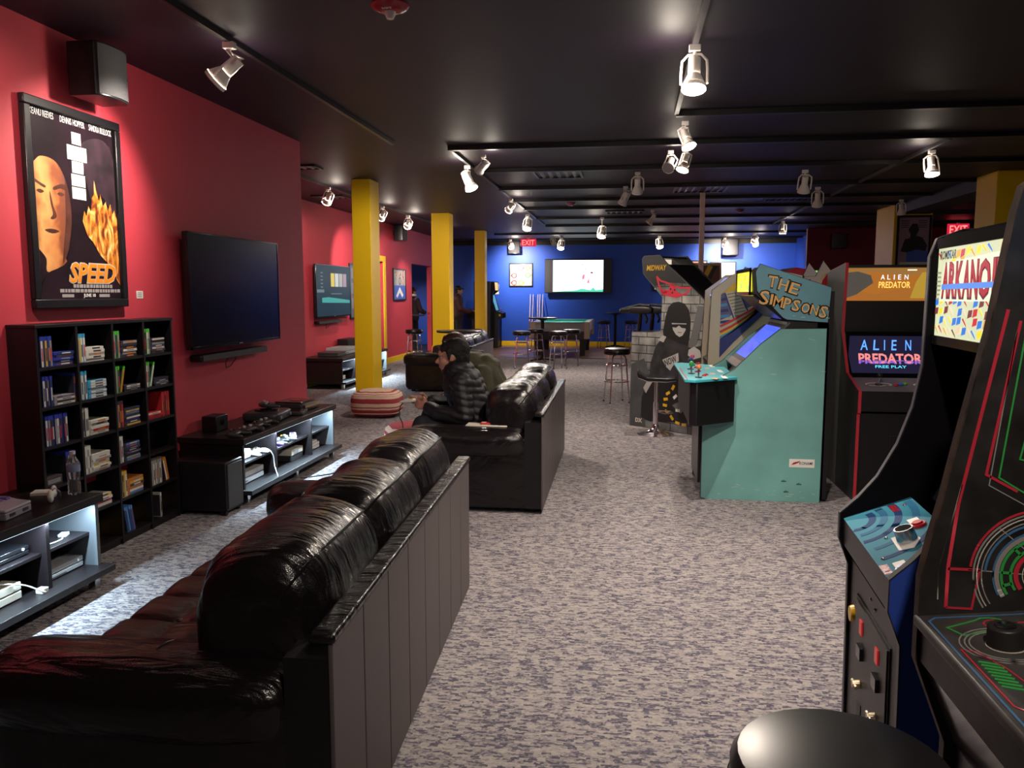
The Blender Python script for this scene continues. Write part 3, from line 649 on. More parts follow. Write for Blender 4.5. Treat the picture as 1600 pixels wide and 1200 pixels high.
fill(3, 0, [('gap', .17), ('up', 5, 'blue', ['dark', 'grey', 'white', 'navy', 'dark'])])
fill(3, 1, [('up', 4, 'white', ['white', 'white', 'grey', 'white']), ('flat', 7, 'white', ['white', 'white', 'yellow', 'white', 'grey'], .0145)])
fill(3, 2, [('up', 3, 'white', ['white', 'grey', 'white']), ('flat', 8, 'dark', ['sky', 'grey', 'dark', 'purple', 'dark', 'navy', 'purple'], .0135)])
fill(4, 1, [('gap', .07), ('flat', 4, 'white', ['white', 'red', 'white', 'yellow'])])
fill(4, 2, [('up', 4, 'yellow', ['yellow', 'dark', 'yellow', 'white']), ('flat', 6, 'orange', ['sky', 'white', 'orange', 'dark', 'yellow', 'orange'])])
fill(4, 3, [('up', 8, 'grey', ['white', 'grey', 'white', 'dark', 'white', 'grey', 'white', 'grey']), ('gap', .004), ('lean', 2, 'orange', ['white', 'orange'], 13)])
fill(5, 2, [('gap', .03), ('lean', 4, 'sky', ['navy', 'sky', 'navy', 'purple'], 10)])
fill(5, 3, [('gap', .1), ('up', 1, 'white', ['grey'])])
t = thing('cardboard_box', 'dark box lying in the left cubby of the fourth shelf row', 'box', (SX1 - .02, cols[0] + .09, rows[4]))
B(-.12, 0, -.065, .065, 0, .05).build('box', mat('box_dark', (.06, .045, .045), .6), t, .002); B(.0002, .0008, -.05, .05, .012, .036).build('print', 'grey', t)

# ------------------------------------------------------------------ media consoles with light strips
def media_console(label, x_wall, x_front, y0, y1, divs, led=30, h=.5, sub=None):
    t = thing('media_console', label, 'media console', (0, 0, 0))
    B(x_wall, x_front, y0 - .02, y1 + .02, h - .045, h).build('top_board', 'espresso', t, .003)
    B(x_wall, x_front + .05, y0 - .02, y1 + .02, .085, .12).build('bottom_board', 'espresso', t, .003)
    B(x_wall, x_wall + .012, y0, y1, .12, h - .045).build('back_panel', 'espresso', t)
    B(x_wall, x_front - .02, y0, y0 + .025, .12, h - .045).build('end_panel', 'espresso', t)
    B(x_wall, x_front - .02, y1 - .025, y1, .12, h - .045).build('end_panel', mat('panel_cool_lit', (.1, .11, .125), .45), t)  # far panel coloured paler and bluer, standing in for strip light on it
    for d in divs: B(x_wall + .012, x_front - .03, d - .012, d + .012, .12, h - .045).build('divider', 'espresso', t)
    e = [y0 + .025] + [q for d in divs for q in (d - .012, d + .012)] + [y1 - .025]
    for i in range(0, len(e), 2): B(x_wall + .012, x_front - .06, e[i], e[i + 1], .282, .3).build('shelf_board', 'espresso', t, .002)
    for y in (y0 + .03, (y0 + y1) / 2, y1 - .07):
        for x in (x_wall + .03, x_front - .05): B(x, x + .04, y, y + .04, 0, .085).build('foot', 'steel', t)
    s = B(x_front - .03, x_front - .018, y0 + .05, y1 - .05, h - .052, h - .046).build('light_strip', mat('led', (1, 1, 1), .5, emit=COOL, es=2.5), t)
    li = bpy.data.lights.new('light_strip_glow', 'AREA'); li.shape = 'RECTANGLE'; li.size = .012; li.size_y = y1 - y0 - .1; li.energy = led; li.color = COOL
    lo = bpy.data.objects.new('light_strip_glow', li); COL.objects.link(lo); lo.parent = t; lo.location = (x_front - .024, (y0 + y1) / 2, h - .054)
    return t
media_console('low dark media console with cool light strip nearest the camera', NW, -2.73, 2.2, 3.785, [2.95, 3.42], 12)
media_console('low dark media console with lit shelves under the switched-off television', NW, -2.73, 5.40, 7.22, [5.98, 6.7], 14)
media_console('low dark media console behind the striped pouf and first pillar', FW, -4.5, 12.3, 14.7, [12.95, 13.9], 26)
t = thing('subwoofer', 'black subwoofer box on the floor at the end of the media console', 'speaker', (0, 0, 0))
B(-3.16, -2.74, 5.125, 5.365, .03, .38).build('cabinet', 'black', t, .008)
B(-2.74, -2.732, 5.14, 5.35, .05, .36).build('grille', 'grille', t, .002)
for x in (-3.12, -2.8):
    for y in (5.14, 5.32): B(x, x + .04, y, y + .03, 0, .03).build('foot', 'black', t)

# ---- consoles, controllers and small things on the media consoles
mat('snes', (.42, .38, .44), .45); mat('snes_dark', (.3, .27, .33), .45); mat('violet', (.16, .1, .38), .4); mat('pad_grey', (.55, .55, .56), .4); mat('device_grey', (.33, .34, .36), .4); mat('device_dark', (.035, .035, .04), .35)
def pad(x, y, z, rz, m, label, s=1.0, dark='device_dark', col='yellow'):
    t = thing('game_controller', label, 'controller', (x, y, z), rz, 'game controllers')
    mb = MB().rbox(-.045 * s, .045 * s, -.07 * s, .07 * s, .006 * s, .036 * s, n=5, e=3)
    for q in (-1, 1): mb.caps((.0, q * .055 * s, .022 * s), (.075 * s, q * .062 * s, .012 * s), .019 * s, .011 * s, 8)
    remeshed('body', mb, m, t, .006 * s, 2)
    for q in (-1, 1): MB().cyl((.0, q * .03 * s, .03 * s), (.0, q * .03 * s, .048 * s), .008 * s, .011 * s, 10).build('thumbstick', dark, t)
    for k in range(4):
        a = k * math.pi / 2; MB().cyl((-.012 * s + .012 * s * math.cos(a), .055 * s + .012 * s * math.sin(a), .033 * s), (-.012 * s + .012 * s * math.cos(a), .055 * s + .012 * s * math.sin(a), .039 * s), .005 * s, n=8).build('button', col, t)
    B(-.018 * s, .002 * s, -.058 * s, -.052 * s, .034 * s, .039 * s).box(-.011 * s, -.005 * s, -.065 * s, -.045 * s, .034 * s, .039 * s).build('direction_pad', dark, t)
    return t
def cable(pts, label, m='cord', r=.004):
    P = [Vector(p) for p in pts]; out = []
    for i in range(len(P) - 1):
        a = P[max(0, i - 1)]; b = P[i]; c = P[i + 1]; d = P[min(len(P) - 1, i + 2)]
        for k in range(6):
            s = k / 6; out.append(.5 * ((2 * b) + (c - a) * s + (2 * a - 5 * b + 4 * c - d) * s * s + (3 * b - a - 3 * c + d) * s ** 3))
    out.append(P[-1])
    return tag(MB().tube(out, r, 6).build('cable', m), label, 'cable')
def slab_console(name, label, x0, x1, y0, y1, z, h, m, stripe='device_dark'):
    t = thing(name, label, 'game console', (0, 0, z))
    B(x0, x1, y0, y1, .006, h * .5).build('lower_shell', m, t, .004); B(x0, x1, y0, y1, h * .56, h).build('upper_shell', m, t, .004)
    B(x0 + .006, x1 - .006, y0 + .006, y1 - .006, h * .48, h * .58).build('groove', stripe, t)
    B(x1, x1 + .001, y0 + .04, y0 + .16, h * .2, h * .28).build('disc_slot', stripe, t)
    MB().cyl((x1, y1 - .04, h * .75), (x1 + .003, y1 - .04, h * .75), .007).build('power_button', 'white', t)
    for yy in (y0 + .03, y1 - .03):
        for xx in (x0 + .03, x1 - .03): MB().cyl((xx, yy, 0), (xx, yy, .008), .012, n=10).build('foot', 'device_dark', t)
    return t
def snes():
    t = thing('game_console', 'pale grey retro console with purple sliders on the nearest media console', 'game console', (-2.96, 3.33, .5), 8)
    B(-.12, .12, -.1, .1, 0, .035).build('lower_shell', 'snes_dark', t, .006); MB().prism([(-.12, .035), (-.12, .07), (-.0, .07), (.06, .056), (.12, .05), (.12, .035)], 'y', -.1, .1).build('upper_shell', 'snes', t, .006)
    B(-.1, -.03, -.06, .06, .07, .082).build('cartridge_door', 'snes', t, .004); B(-.02, .035, -.075, -.045, .06, .074).build('slider', 'violet', t, .003); B(-.02, .035, .045, .075, .06, .074).build('slider', 'violet', t, .003)
    B(-.02, .03, -.03, .03, .06, .069).build('eject_button', 'violet', t, .003)
    for y in (-.05, .05): B(.119, .122, y - .022, y + .022, .012, .028).build('controller_port', 'device_dark', t, .002)
snes()
t = thing('gamepad', 'white bone-shaped gamepad on edge on the nearest media console', 'controller', (-2.88, 3.62, .5), 30)
mb = MB().caps((0, -.05, .035), (0, .05, .035), .016, .016).sph((0, -.055, .035), (.016, .032, .034)).sph((0, .055, .035), (.016, .032, .034))
remeshed('body', mb, 'white', t, .005, 3)
MB().cyl((.015, .06, .035), (.02, .06, .035), .006, n=8).cyl((.015, .045, .04), (.02, .045, .04), .006, n=8).build('button', 'violet', t)
MB().tube([(0, -.02, .05), (.02, -.05, .075), (.04, -.03, .05), (.035, .02, .012)], .003, 6).build('cord', 'grey', t)
t = thing('water_bottle', 'clear ridged plastic water bottle at the end of the nearest media console', 'bottle', (-2.86, 3.76, .5))
pr = [(.0, 0), (.028, 0), (.032, .008)] + [(.032 - (.002 if k % 2 else 0) - (.004 if .05 < .012 * k < .08 else 0), .012 + .012 * k) for k in range(9)] + [(.032, .125), (.033, .16), (.026, .18), (.013, .2), (.0125, .212), (.0, .212)]
MB().lathe(pr, n=20).build('bottle', mat('pet', (.85, .88, .9), .08, trans=.9, ior=1.2), t, angle=80)
MB().lathe([(.0333, .122), (.0336, .123), (.0336, .158), (.0333, .159)], n=20).build('paper_band', mat('bottle_label', (.25, .3, .45), .4), t)
MB().lathe([(0, .212), (.0145, .212), (.0145, .228), (0, .229)], n=16).build('cap', 'white', t)
t = thing('paper_card', 'white folded card lying by the shelf behind the water bottle', 'paper', (-3.02, 3.73, .5), 20)
B(-.05, .05, -.04, .04, 0, .018).build('card', 'white', t, .003)
slab_console('game_console', 'flat grey two-layer console in the lit cubby of the nearest media console', -3.1, -2.82, 3.45, 3.74, .12, .06, 'device_grey')
slab_console('game_console', 'thick pale console with coiled cable on the lower board of the nearest console', -3.1, -2.8, 2.98, 3.28, .12, .085, 'offwhite')
t = thing('webcam', 'white round-headed camera on the shelf of the nearest media console', 'webcam', (-2.93, 3.48, .3))
MB().sph((0, 0, .045), .042).build('head', 'white', t); MB().lathe([(0, 0), (.03, 0), (.03, .006), (0, .008)]).build('base', 'grey', t); MB().cyl((.038, 0, .045), (.044, 0, .045), .016).build('lens', 'black_gloss', t)
cable([(-2.9, 3.48, .31), (-2.84, 3.52, .306), (-2.83, 3.6, .306), (-2.86, 3.65, .31)], 'pale cable from the round camera on the nearest console shelf', 'white', .003)
t = thing('adapter', 'small pale adapter plug lying on the nearest console shelf', 'adapter', (-2.87, 3.67, .3), 20)
B(-.02, .02, -.03, .03, 0, .016).build('body', 'device_grey', t, .003); MB().cyl((0, .03, .008), (0, .045, .008), .004).build('plug', 'steel', t)
slab_console('game_console', 'glossy dark console with blue lettering in the middle of the nearest console', -3.1, -2.83, 3.0, 3.38, .3, .05, 'black_gloss')
text('6', 'white', None, basis((-2.748, 3.4, .36), (0, 1, 0), (0, 0, 1)), .01, .016) if False else None
cable([(-2.95, 3.0, .21), (-2.85, 3.1, .24), (-2.78, 3.25, .2), (-2.74, 3.34, .135), (-2.76, 3.38, .128)], 'pale cable draped over the thick console of the nearest media console', 'white', .004)
t = thing('adapter', 'small white plug on the bottom board of the nearest console', 'adapter', (-2.76, 3.36, .12), 0)
B(-.02, .02, -.02, .02, 0, .025).build('body', 'white', t, .003); MB().cyl((.0, .02, .012), (0, .034, .012), .004).build('plug', 'steel', t)
# middle media console: top
for i, (y, x, rz, lab) in enumerate([(5.47, -2.86, 10, 'black controller nearest the subwoofer on the middle media console'), (5.66, -2.84, -12, 'black controller second from the subwoofer on the middle media console'), (5.84, -2.86, 6, 'black controller third from the subwoofer on the middle media console'), (6.0, -2.87, -5, 'black controller with amber buttons beside the bulky console')]):
    pad(x, y, .5, rz, 'device_dark', lab, 1.15, 'pad_grey' if i % 2 else 'device_dark', 'yellow')
t = thing('sensor_box', 'small black box against the red wall behind the controllers', 'box', (-3.12, 5.7, .5)); B(-.06, .06, -.09, .09, 0, .12).build('case', 'black', t, .006); MB().cyl((.06, 0, .07), (.064, 0, .07), .025).build('lens', 'black_gloss', t)
t = thing('game_console', 'bulky black console with round lid on the middle media console', 'game console', (-2.98, 6.3, .5), 6)
MB().rbox(-.16, .16, -.19, .19, 0, .075, n=8, e=6).build('shell', 'device_dark', t); MB().lathe([(0, .07), (.1, .07), (.1, .082), (.09, .088), (0, .09)], n=28).build('lid', 'black_gloss', t)
for q in (-.12, .12): MB().cyl((.15, q, .03), (.163, q, .03), .014).build('controller_port', 'grey', t)
pad(-2.99, 6.3, .592, 40, 'device_dark', 'black controller lying on top of the bulky console', 1.2, 'pad_grey', 'grey')
t = thing('game_console', 'flat dark console with red disc at the far end of the middle console', 'game console', (-2.98, 6.9, .5), -4)
MB().rbox(-.16, .16, -.17, .17, 0, .07, n=8, e=8).build('shell', 'device_dark', t); B(-.14, .12, -.14, .14, .07, .078).build('lid', 'black_gloss', t, .004)
MB().lathe([(.02, .079), (.06, .079), (.06, .081), (.02, .081)], n=24).build('disc_label', mat('disc_red', (.4, .04, .03), .3), t)
B(.161, .166, -.15, .15, .03, .055).build('front_trim', mat('brass', (.5, .35, .2), .3, .6), t)
t = thing('game_tray', 'flat black tray with loose pads between the two consoles', 'tray', (-2.86, 6.62, .5), 10); MB().rbox(-.08, .08, -.13, .13, 0, .03, n=6, e=6).build('tray', 'device_dark', t); B(-.05, .05, -.08, .08, .028, .036).build('pad', 'black_gloss', t, .006)
# shelves of the middle console
slab_console('game_console', 'silver console on the upper left shelf of the middle media console', -3.12, -2.84, 5.44, 5.7, .3, .07, 'pad_grey')
pad(-2.86, 5.8, .3, 0, 'pad_grey', 'pale grey controller on the upper left shelf of the middle console', 1.1)
slab_console('game_console', 'silver disc console in the lower left cubby of the middle media console', -3.12, -2.82, 5.44, 5.87, .12, .09, 'pad_grey')
cable([(-2.86, 5.78, .33), (-2.8, 5.86, .34), (-2.77, 5.93, .28), (-2.77, 5.96, .18), (-2.72, 5.9, .122), (-2.7, 5.86, .122)], 'white cable hanging from the shelf of the middle media console', 'white', .004)
for i, (y, c) in enumerate([(6.12, 'violet'), (6.26, 'device_dark'), (6.4, 'device_dark')]): pad(-2.87, y, .3, i * 20, c, ['purple controller on the middle shelf of the middle console', 'dark controller with coloured buttons on the middle shelf', 'dark controller beside the grey remote on the middle shelf'][i], 1.0, 'pad_grey', ['yellow', 'blue_wall', 'yellow'][i])
t = thing('remote_control', 'grey remote with purple buttons leaning on the middle shelf of the console', 'remote', (-2.87, 6.55, .3), 25); B(-.03, .03, -.07, .07, 0, .035).build('body', 'pad_grey', t, .008)
for k in range(5): B(-.015, .015, -.055 + k * .022, -.042 + k * .022, .035, .039).build('button', 'violet', t)
t = thing('game_console', 'cream toploader console with dark front in the lower middle of the console', 'game console', (-2.95, 6.5, .12)); B(-.14, .14, -.12, .12, .05, .1).build('upper_shell', 'offwhite', t, .005); B(-.14, .138, -.12, .12, 0, .05).build('lower_shell', 'device_dark', t, .005); B(.139, .142, -.08, .02, .06, .09).build('flap', 'grey', t, .002)
t = thing('game_console', 'white mini console on the upper right shelf of the middle console', 'game console', (-2.93, 6.86, .3)); B(-.08, .08, -.07, .07, 0, .065).build('shell', 'white', t, .006); B(.08, .082, -.05, .05, .02, .03).build('slot', 'device_dark', t); B(-.05, .05, -.05, .05, .065, .07).build('lid', 'offwhite', t, .004)
slab_console('game_console', 'white slim console in the lower right cubby of the middle console', -3.1, -2.83, 6.76, 7.05, .12, .06, 'white')
t = thing('disc_case', 'white plastic tray on the slim console in the lower right cubby', 'tray', (-2.95, 6.92, .18)); B(-.13, .11, -.1, .1, 0, .02).build('tray', 'white', t, .004); B(-.1, .08, -.07, .07, .02, .024).build('inlay', 'offwhite', t)
cable([(-2.7, 6.3, .004), (-2.5, 6.5, .004), (-2.45, 6.75, .004), (-2.3, 6.7, .004), (-2.15, 6.95, .004), (-1.9, 6.85, .004)], 'thin black cable lying on the lit carpet by the middle console', 'cord', .005)
# far console
slab_console('game_console', 'pale console on top of the far media console', -5.1, -4.75, 13.1, 13.75, .5, .11, 'device_grey')
slab_console('game_console', 'dark console at the near end of the far media console', -5.05, -4.7, 12.6, 13.0, .5, .07, 'device_dark')
t = thing('sensor_box', 'black box standing on the far media console by the pillar', 'box', (-5.05, 14.1, .5)); B(-.1, .1, -.3, .3, 0, .22).build('case', 'black', t, .006); B(.1, .104, -.2, .2, .05, .08).build('window', 'black_gloss', t)
t = thing('game_console', 'bright white console in the upper lit cubby of the far media console', 'game console', (-4.8, 12.62, .3)); B(-.12, .12, -.13, .13, 0, .1).build('shell', 'white', t, .006); B(.12, .122, -.08, .08, .03, .045).build('slot', 'grey', t)
slab_console('game_console', 'white slim console in the lower cubby of the far media console', -5.0, -4.65, 12.45, 12.8, .12, .07, 'white')
pad(-4.72, 13.2, .3, 0, 'pad_grey', 'pale controller on the shelf of the far media console', 1.3)
t = thing('game_console', 'white upright console beside the pillar on the far media console', 'game console', (-4.75, 13.75, .12)); B(-.1, .08, -.06, .06, 0, .14).build('shell', 'white', t, .006); B(.08, .082, -.03, .03, .03, .11).build('slot', 'grey', t)

# far TV, its picture and the pictures on the recessed wall
tv = television('television', 'lit television with menu screen on the recessed red wall', FW, 12.75, 14.4, 1.13, 2.02, mat('screen_menu', (.004, .008, .012), .3, spec=.12, emit=(.012, .03, .045), es=1.0))
M = basis((.0945, 0, 0), (0, 1, 0), (0, 0, 1))
EM = lambda n, c, s=1.0: mat('glow_' + n, (.02, .02, .02), .3, emit=c, es=s)
for i, c in enumerate(['sun', 'pale', 'stone', 'rose']):
    y = 13.42 + i * .2
    decal([(y, 1.65), (y + .17, 1.65), (y + .17, 1.88), (y, 1.88)], EM(c, {'sun': (.6, .45, .05), 'pale': (.5, .5, .5), 'stone': (.35, .33, .3), 'rose': (.3, .2, .25)}[c]), tv, M, 0, .0005, 'menu_tile')
decal([(13.0, 1.38), (14.35, 1.36), (14.35, 1.41), (13.3, 1.47), (13.0, 1.46)], EM('teal', (.03, .3, .27)), tv, M, 0, .0005, 'picture_band')
decal([(12.78, 1.55), (13.1, 1.55), (13.1, 1.6), (12.78, 1.6)], EM('menu', (.1, .14, .17)), tv, M, 0, .0005, 'menu_bar')
decal([(13.42, 1.52), (13.95, 1.52), (13.95, 1.535), (13.42, 1.535)], EM('menu', (.1, .14, .17)), tv, M, 0, .0005, 'menu_line')
for k in range(5): decal([(12.95, 1.63 + k * .06), (13.05, 1.63 + k * .06), (13.05, 1.65 + k * .06), (12.95, 1.65 + k * .06)], EM('menu', (.1, .14, .17)), tv, M, 0, .0005, 'menu_line')
soundbar('black soundbar under the lit television on the recessed wall', FW, 12.85, 13.95, 1.02)
def picture(name, label, cat, o, right, w, h, fr='satin_black', bg=mat('print_paper', (.42, .42, .4), .5), b=.03, d=.03):
    t = thing(name, label, cat, o); M = basis((0, 0, 0), right, (0, 0, 1))
    for nm, (a, c, e, f) in (('frame_rail', (-w / 2, w / 2, 0, b)), ('frame_rail', (-w / 2, w / 2, h - b, h)), ('frame_stile', (-w / 2, -w / 2 + b, b, h - b)), ('frame_stile', (w / 2 - b, w / 2, b, h - b))):
        MB().box(a, c, e, f, .002, d).xf(M).build(nm, fr, t, .003)
    MB().box(-w / 2 + b * .5, w / 2 - b * .5, b * .5, h - b * .5, .002, d * .5).xf(M).build('print', bg, t)
    return t, basis(M @ Vector((0, 0, d * .5 + .0005)), right, (0, 0, 1))
t, M = picture('framed_picture', 'tall framed print of rings over a blue field on the recessed wall', 'picture', (FW, 17.95, 1.37), (0, 1, 0), 1.02, .72)
decal([(-.48, .03), (.48, .03), (.48, .34), (-.48, .34)], mat('print_blue', (.06, .12, .5), .4), t, M, 0, .001, 'blue_field')
decal([(-.3, .1), (.0, .3), (.3, .12), (.2, .06), (0, .18), (-.2, .06)], 'white', t, M, .001, .001, 'chevron')
for x, z, c in ((-.3, .6, 'yellow'), (.0, .62, 'orange'), (.3, .6, 'red'), (-.3, .43, 'grey'), (.02, .44, 'dark'), (.32, .43, 'orange')): stroke(arc(x, z, .075, 0, 360, 20), .03, cm(c), t, M, .001, .001, name='ring')
t, M = picture('framed_picture', 'dark framed picture seen edge-on beside the first pillar', 'picture', (FW, 14.95, 1.05), (0, 1, 0), .7, 1.05, bg=mat('print_slate', (.12, .13, .16), .4))
for k in range(3): decal([(-.25, .2 + k * .28), (.25, .2 + k * .28), (.25, .4 + k * .28), (-.25, .4 + k * .28)], 'grey', t, M, 0, .001, 'photo')

# blue wall
t, M = picture('framed_picture', 'square framed picture of coloured rings on the blue wall', 'picture', (-3.13, BY, 1.72), (1, 0, 0), .7, .68)
for x, z, c in ((.0, .54, 'purple'), (.2, .54, 'orange'), (-.2, .32, 'red'), (.2, .33, 'green'), (-.2, .11, 'red'), (.0, .11, 'yellow')):
    stroke(arc(x, z, .065, 0, 360, 22), .025, cm(c), t, M, 0, .001, name='ring'); stroke([(x + (.085 if x >= 0 else -.085), z - .03), (x + (.085 if x >= 0 else -.085), z + .03)], .03, cm(c), t, M, 0, .001, name='ring_tab')
t = thing('notice_sheet', 'blank cream paper notice on the blue wall by the third pillar', 'paper', (-3.9, BY, 1.5)); B(-.115, .115, -.006, -.001, 0, .29).build('sheet', 'offwhite', t); B(-.01, .01, -.008, -.006, .27, .285).build('tape', 'white', t)
tv = thing('television', 'large brightly lit television on the blue wall behind the pool table', 'television', (-1.46, BY, 1.56))
B(-.4, .4, -.1, 0, .2, .7).build('wall_bracket', 'black', tv); B(-.96, .96, -.16, -.1, -.03, .95).build('housing', 'satin_black', tv, .01)
B(-.72, .72, -.166, -.158, .01, .91).build('screen', mat('screen_white', (.1, .1, .1), .2, emit=(.86, .93, 1), es=2.2), tv)
for s in (-1, 1): B(min(s * .74, s * .95), max(s * .74, s * .95), -.168, -.158, -.01, .93).build('side_panel', 'grille', tv)
M = basis((0, -.1665, 0), (1, 0, 0), (0, 0, 1))
decal([(.12, .35), (.18, .38), (.2, .48), (.16, .52), (.12, .45)], EM('pink', (.9, .25, .35)), tv, M, 0, .0005, 'picture_shape'); decal([(.25, .26), (.33, .26), (.32, .42)], EM('pink', (.9, .25, .35)), tv, M, 0, .0005, 'picture_shape')
decal([(.35, .53), (.44, .53), (.42, .57), (.38, .58), (.36, .7), (.37, .58)], EM('plum', (.2, .08, .15)), tv, M, 0, .0005, 'picture_shape')
for x, z in ((.1, .78), (.18, .66)): decal([(x, z), (x + .05, z - .02), (x + .03, z + .03)], EM('slate', (.3, .35, .35)), tv, M, 0, .0005, 'picture_shape')
decal([(-.72, .01), (.72, .01), (.72, .08), (.5, .06), (.45, .14), (.36, .06), (.1, .1), (-.05, .05), (-.4, .03)], EM('mint', (.1, .75, .5)), tv, M, 0, .0005, 'picture_ground')
tv = thing('television', 'television with orange picture above the brick-print cabinet', 'television', (1.42, BY, 1.6)); B(-.75, .75, -.1, 0, 0, .85).build('housing', 'satin_black', tv, .008); B(-.7, .7, -.106, -.098, .04, .81).build('screen', mat('screen_cream', (.1, .1, .1), .2, emit=(1, .85, .75), es=.9), tv)
decal([(-.45, .06), (.68, .06), (.68, .8), (.1, .8)], EM('ember', (.9, .2, .06), 1.0), tv, basis((0, -.1065, 0), (1, 0, 0), (0, 0, 1)), 0, .0005, 'picture_shape')
t, M = picture('framed_picture', 'brightly lit white picture on the blue wall right of the thin post', 'picture', (2.6, BY, 1.75), (1, 0, 0), .72, .66)
stroke(arc(.02, .3, .16, 20, 200, 16), .03, 'grey', t, M, 0, .001, name='drawn_line')
stroke([(-.3, .1), (-.1, .14), (.1, .3), (.24, .34)], .03, 'grey', t, M, 0, .001, name='drawn_line')
t, M = picture('framed_picture', 'thin framed picture on the right return of the blue alcove', 'picture', (4.548, 21.6, 1.6), (0, -1, 0), .8, .9, bg='offwhite')
decal([(-.25, .2), (.25, .2), (.25, .7), (-.25, .7)], 'print_blue', t, M, 0, .001, 'photo')
# exit signs
def exit_sign(label, x, y, z, w=.4, h=.22):
    t = thing('exit_sign', label, 'sign', (x, y, z)); B(-w / 2, w / 2, 0, .04, 0, h).build('housing', mat('exit_case', (.5, .03, .06), .4, emit=(1, .02, .08), es=.55), t, .008)
    text('EXIT', mat('exit_letters', (.5, .05, .05), .4, emit=(1, .12, .1), es=3.0), t, basis((0, -.001, h / 2), (1, 0, 0), (0, 0, 1)), w * .8, h * .7, bold=.01)
    B(-.03, .03, .005, .035, h, h + .06).build('bracket', 'lamp_white', t)
exit_sign('glowing red exit sign left above the blue wall', -2.72, 21.9, 2.79, .42, .2); exit_sign('glowing red exit sign right of the pillar with the poster', 6.7, 18.0, 2.72, .42, .24)
# poster on the right pillar
t, M = picture('framed_poster', 'dim black framed poster of a dark figure on the right yellow pillar', 'poster', (4.73, 14.6, 1.94), (1, 0, 0), .55, .9, bg=mat('print_mauve', (.3, .2, .27), .35), b=.035)
decal([(-.2, .3), (-.14, .5), (-.06, .52), (-.05, .58), (-.09, .66), (-.03, .76), (.05, .76), (.08, .66), (.04, .56), (.14, .53), (.22, .4), (.2, .3), (.05, .25)], mat('print_dark', (.03, .02, .03), .4), t, M, 0, .001, 'plain_figure')
decal([(-.1, .12), (.24, .12), (.24, .3), (.05, .33), (-.1, .28)], 'print_blue', t, M, .001, .001, 'blue_block'); decal([(-.23, .04), (.24, .04), (.24, .12), (-.2, .12)], 'offwhite', t, M, .001, .001, 'pale_band')
for s in (-1, 1):
    for k in range(4): decal([(s * .14 - .07, .74 - k * .035 + .06), (s * .14 + .06, .74 - k * .035 + .06), (s * .14 + .06, .752 - k * .035 + .06), (s * .14 - .07, .752 - k * .035 + .06)], 'print_dark', t, M, 0, .001, 'small_print')
# ------------------------------------------------------------------ sofas
mat('sofa_back', (.085, .068, .07), .45, bump=.05, bscale=10)
def superell(x0, x1, y0, y1, z0, z1, ex=2.6, ey=5.0, nu=64, nv=44, wr=.006, seed=0, sag=.0):
    """a padded roll whose rings run round the y axis"""
    cx, cy, cz = (x0 + x1) / 2, (y0 + y1) / 2, (z0 + z1) / 2; hx, hy, hz = (x1 - x0) / 2, (y1 - y0) / 2, (z1 - z0) / 2
    sg = lambda t, k: math.copysign(abs(t) ** k, t); vs = []
    for i in range(nv + 1):
        a = -math.pi / 2 + math.pi * i / nv; cy_ = sg(math.sin(a), 2 / ey); rr = abs(math.cos(a)) ** (2 / ey)
        for j in range(nu):
            b = 2 * math.pi * j / nu; px = sg(math.cos(b), 2 / ex); pz = sg(math.sin(b), 2 / ex)
            q = Vector((px * 1.3 + seed, cy_ * hy * 20, pz * 1.3))
            ed = .35 + .65 * abs(cy_) ** 3
            d = wr * ed * (noise.noise(q) + .6 * noise.noise(q * 2.1)) + .012 * noise.noise(Vector((px + seed, cy_ * 1.5, pz)))
            k = rr * (1 + d / max(.05, hx) * 1.2)
            vs.append((cx + hx * px * k, cy + hy * cy_, cz + hz * pz * k - sag * (1 - cy_ * cy_)))
    fs = [(i * nu + j, i * nu + (j + 1) % nu, (i + 1) * nu + (j + 1) % nu, (i + 1) * nu + j) for i in range(nv) for j in range(nu)]
    return MB().add(vs, fs)
